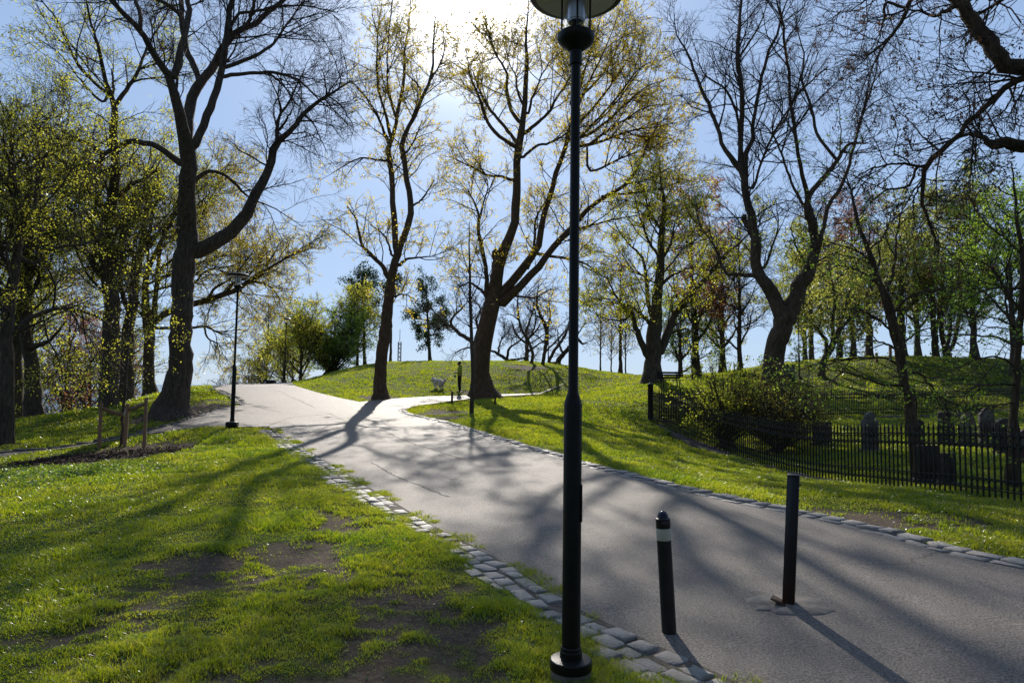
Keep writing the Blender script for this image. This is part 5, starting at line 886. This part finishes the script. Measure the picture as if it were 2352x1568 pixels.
def person(label, loc, rz, jm, tm, hm, scale=1.0, arms='phone', hood=True):
    segs = [[('pel', (0, 0, .93), .13), ('bel', (.0, 0, 1.08), .125), ('che', (.01, 0, 1.27), (.15, .12)), ('nk0', (.0, 0, 1.41), .075), ('nk', (.025, 0, 1.47), .052), ('hd', (.065, 0, 1.555), .078), ('ht', (.06, 0, 1.635), .082), (None, (.045, 0, 1.685), .055)], ['hd', (None, (.125, 0, 1.54), .035), (None, (.148, 0, 1.535), .016)]]
    for s, y in (('l', .1), ('r', -.1)):
        segs.append(['pel', ('hip'+s, (0, y, .88), .095), ('kn'+s, (.015, y*1.05, .49), .058), ('an'+s, (-.02, y*1.05, .09), .042), (None, (.05, y*1.15, .045), .038), (None, (.13, y*1.25, .03), .028)])
        sh = (0, y*1.75, 1.37)
        if arms == 'phone': el, ha = (-.02, y*2.3, 1.10), (.22, y*1.25, 1.10 if s == 'l' else 1.07)
        else: el, ha = (-.04, y*2.2, 1.09), (.03, y*2.2, .84)
        d_ = nrm(np.array(ha)-np.array(el)); wr = tuple(np.array(ha)-d_*.02); segs.append(['che', ('sh'+s, sh, .062), ('el'+s, el, .046), ('wr'+s, wr, .030), ('h'+s, tuple(np.array(ha)+d_*.045), (.034, .020))]); segs += fingers(*(np.array(ha)+d_*.045), d_[0], d_[2], s)
    body = skin_obj('person', *chain(*segs), SKIN, None, loc); body.rotation_euler.z = rz; body.scale = (scale,)*3; tag(body, label, 'person')
    js = [[('b', (0, 0, .84), (.155, .185)), ('m', (0, 0, 1.05), (.15, .175)), ('c', (.0, 0, 1.27), (.165, .185)), (None, (.0, 0, 1.405), .105), (None, (.01, 0, 1.455), .082)]]
    for s, y in (('l', .1), ('r', -.1)):
        if arms == 'phone': el, ha = (-.02, y*2.3, 1.10), (.20, y*1.3, 1.10 if s == 'l' else 1.07)
        else: el, ha = (-.04, y*2.2, 1.09), (.025, y*2.2, .88)
        js.append(['c', (None, (0, y*1.7, 1.36), .085), (None, el, .066), (None, tuple(np.array(el)*.15+np.array(ha)*.85), .052)])
    skin_obj('jacket', *chain(*js), jm, body)
    if hood: skin_obj('hood', *chain([(None, (-.05, -.07, 1.46), .05), (None, (-.10, 0, 1.47), .065), (None, (-.05, .07, 1.46), .05)]), jm, body)
    ts = [[('p', (0, 0, .90), .13), (None, (0, 0, .97), .12)]]
    for y in (.1, -.1): ts.append(['p', (None, (0, y, .82), .112), (None, (.012, y*1.05, .50), .088), (None, (-.02, y*1.05, .08), .080)])
    skin_obj('trousers', *chain(*ts), tm, body)
    for y in (.1, -.1): skin_obj('shoe', *chain([(None, (-.05, y*1.08, .05), .048), (None, (.03, y*1.12, .05), .05), (None, (.13, y*1.25, .038), .042), (None, (.17, y*1.28, .035), .03)]), SHOE, body)
    skin_obj('hair', *chain([(None, (-.03, 0, 1.53), .055), (None, (-.015, 0, 1.60), .09), (None, (.03, 0, 1.665), .098), (None, (.09, 0, 1.675), .07)], ), hm, body)
    return body
q = at(1055, 907, 35); q[2] = g1(q[0], q[1])+.02
pr = person('person in a lime green jacket and black trousers looking down, holding a dog lead', tuple(q), math.radians(180+8), JACK, TROU, HAIR, .93)
pq = at(1931, 829, 49); pq[2] = g1(pq[0], pq[1]); person('person in dark clothes standing by a tree on the right hilltop', tuple(pq), math.radians(200), simple('navy_coat', (.012, .015, .03), (.02, .025, .045), 9, .8), TROU, HAIR, 1.0, 'down', False)
FUR = simple('cream_white_fur', (.80, .72, .64), (.92, .86, .80), 26, .95, 0, .8, .03, spec=.1)
dq = at(1007, 905, 35.5); dq[2] = g1(dq[0], dq[1])+.01
DG = [[('hip', (.26, 0, .40), (.20, .19)), ('lo', (.12, 0, .55), (.20, .19)), ('rib', (-.06, 0, .55), (.20, .185)), ('che', (-.24, 0, .50), (.19, .17)), ('nk', (-.35, 0, .60), .155), ('hd', (-.44, 0, .68), .125), ('mz', (-.55, 0, .635), .068), (None, (-.62, 0, .615), .040)],
      ['hip', ('t1', (.40, 0, .46), .09), ('t2', (.49, 0, .56), .115), ('t3', (.45, .02, .67), .11), (None, (.37, .03, .67), .07)]]
for s in (1, -1):
    DG.append(['hd', (None, (-.415, .075*s, .775), .042), (None, (-.41, .085*s, .84), .014)]); DG.append(['che', (None, (-.22, .10*s, .38), .105), (None, (-.19, .10*s, .20), .062), (None, (-.20, .10*s, .07), .050), (None, (-.24, .10*s, .035), .046)])
    DG.append(['hip', (None, (.20, .13*s, .30), .135), (None, (.13, .135*s, .19), .075), (None, (.28, .13*s, .12), .054), (None, (.25, .13*s, .05), .046), (None, (.21, .13*s, .03), .046)])
dog = skin_obj('dog', *chain(*DG), FUR, None, tuple(dq)); dog.rotation_euler.z = math.radians(-28); dog.scale = (.80,)*3; tag(dog, 'fluffy cream white dog with curled tail on the grass, facing left', 'dog')
COLM = simple('dark_collar', (.05, .02, .015), (.08, .035, .03), 20, .6)
cl = MB(); a_ = np.linspace(0, 2*np.pi, 17); ax_ = nrm(np.array([-.12, 0, .08])); uu = np.array([0, 1., 0]); vv = np.cross(ax_, uu); cl.tube([np.array([-.335, 0, .585])+.165*(math.cos(a)*uu+math.sin(a)*vv) for a in a_], .014, 6); cl.build('collar', COLM, dog, True)
for s in (1, -1):
    MB().lathe([(0, -.010), (.008, -.006), (.010, 0), (.008, .006), (0, .010)], 10, (-.53, .062*s, .715), cap=False).build('eye', HAIR, dog, True)
MB().lathe([(0, -.018), (.014, -.012), (.019, 0), (.012, .014), (0, .016)], 10, (-.655, 0, .615), cap=False).build('nose', HAIR, dog, True)
bpy.context.view_layer.update()
hand = pr.matrix_world @ Vector((.25, .11, 1.06)); col = dog.matrix_world @ Vector((-.25, 0, .74)); mid = (hand*.45+col*.55)-Vector((0, 0, .10)); lp = smoothline(np.array([hand, hand+Vector((-.03, -.01, -.22)), mid+Vector((.15, 0, .12)), mid, col]), 24)[0]
t = empty('dog_lead', tuple(hand), 'dark dog lead with green reel hanging from the hand to the collar', 'dog lead'); MB().tube(lp-np.array(hand), .007, 6).build('cord', HAIR, t, True); GR = simple('green_plastic_reel', (.02, .30, .10), (.03, .36, .12), 10, .4)
MB().box((-.01, 0, -.16), (.10, .045, .13), None, .02).build('reel', GR, t)
# ---------------------------------------------------------------- sun and sky
sd = nrm(ray(1074, -12)); el = math.asin(sd[2]); az = math.atan2(sd[0], sd[1])
sl = bpy.data.lights.new('sun', 'SUN'); so = bpy.data.objects.new('sun', sl); COL.objects.link(so); sl.energy = SUN_E; sl.angle = math.radians(.53); sl.color = (1, .93, .83); so.rotation_euler = Vector(sd).to_track_quat('Z', 'Y').to_euler(); so.location = (0, 0, 60)
w = bpy.data.worlds.new('World'); sc.world = w; w.use_nodes = True; nt = w.node_tree; nd, ln = nt.nodes, nt.links; nd.clear(); out = nd.new('ShaderNodeOutputWorld'); bg = nd.new('ShaderNodeBackground'); sk = nd.new('ShaderNodeTexSky'); sk.sky_type = 'NISHITA'; sk.sun_disc = False
sk.sun_elevation = el; sk.sun_rotation = az; sk.altitude = 60; sk.air_density = AIR; sk.dust_density = DUST; sk.ozone_density = OZ; bg.inputs[1].default_value = SKY_S; gm = nd.new('ShaderNodeGamma'); gm.inputs[1].default_value = GAM; ln.new(sk.outputs[0], gm.inputs[0])
mu = nd.new('ShaderNodeMix'); mu.data_type = 'RGBA'; mu.blend_type = 'MULTIPLY'; mu.inputs[0].default_value = 1; mu.inputs[7].default_value = (*TINT, 1); ln.new(gm.outputs[0], mu.inputs[6]); tcw = nd.new('ShaderNodeTexCoord'); nv = nd.new('ShaderNodeVectorMath'); nv.operation = 'NORMALIZE'; ln.new(tcw.outputs['Generated'], nv.inputs[0])
dt = nd.new('ShaderNodeVectorMath'); dt.operation = 'DOT_PRODUCT'; dt.inputs[1].default_value = tuple(sd); ln.new(nv.outputs[0], dt.inputs[0])
mr = nd.new('ShaderNodeMapRange'); mr.interpolation_type = 'SMOOTHSTEP'; mr.inputs[1].default_value = -.3; mr.inputs[2].default_value = .75; mr.inputs[3].default_value = BACK; mr.inputs[4].default_value = 1; ln.new(dt.outputs['Value'], mr.inputs[0])
def mth(op, a, b):
    m_ = nd.new('ShaderNodeMath'); m_.operation = op
    for s_, v_ in zip(m_.inputs, (a, b)):
        if isinstance(v_, (int, float)): s_.default_value = v_
        else: ln.new(v_, s_)
    return m_.outputs[0]
dm_ = mth('MAXIMUM', dt.outputs['Value'], 0.0)
au = mth('ADD', mth('MULTIPLY', mth('POWER', dm_, 500), AU1), mth('MULTIPLY', mth('POWER', dm_, 60), AU2))
sc_ = nd.new('ShaderNodeVectorMath'); sc_.operation = 'SCALE'; ln.new(mu.outputs[2], sc_.inputs[0]); ln.new(mr.outputs[0], sc_.inputs['Scale'])
ac = nd.new('ShaderNodeVectorMath'); ac.operation = 'SCALE'; ac.inputs[0].default_value = (1, .96, .90); ln.new(au, ac.inputs['Scale'])
sm_ = nd.new('ShaderNodeVectorMath'); sm_.operation = 'ADD'; ln.new(sc_.outputs[0], sm_.inputs[0]); ln.new(ac.outputs[0], sm_.inputs[1]); ln.new(sm_.outputs[0], bg.inputs[0]); ln.new(bg.outputs[0], out.inputs[0])
sc.view_settings.view_transform = 'Standard'; sc.view_settings.look = 'None'; sc.view_settings.gamma = 1; sc.view_settings.exposure = EXPO
sc.cycles.max_bounces = 6; sc.cycles.transparent_max_bounces = 6; sc.cycles.diffuse_bounces = 3; sc.cycles.glossy_bounces = 3; sc.cycles.transmission_bounces = 4; sc.cycles.sample_clamp_indirect = 6; sc.cycles.use_denoising = True
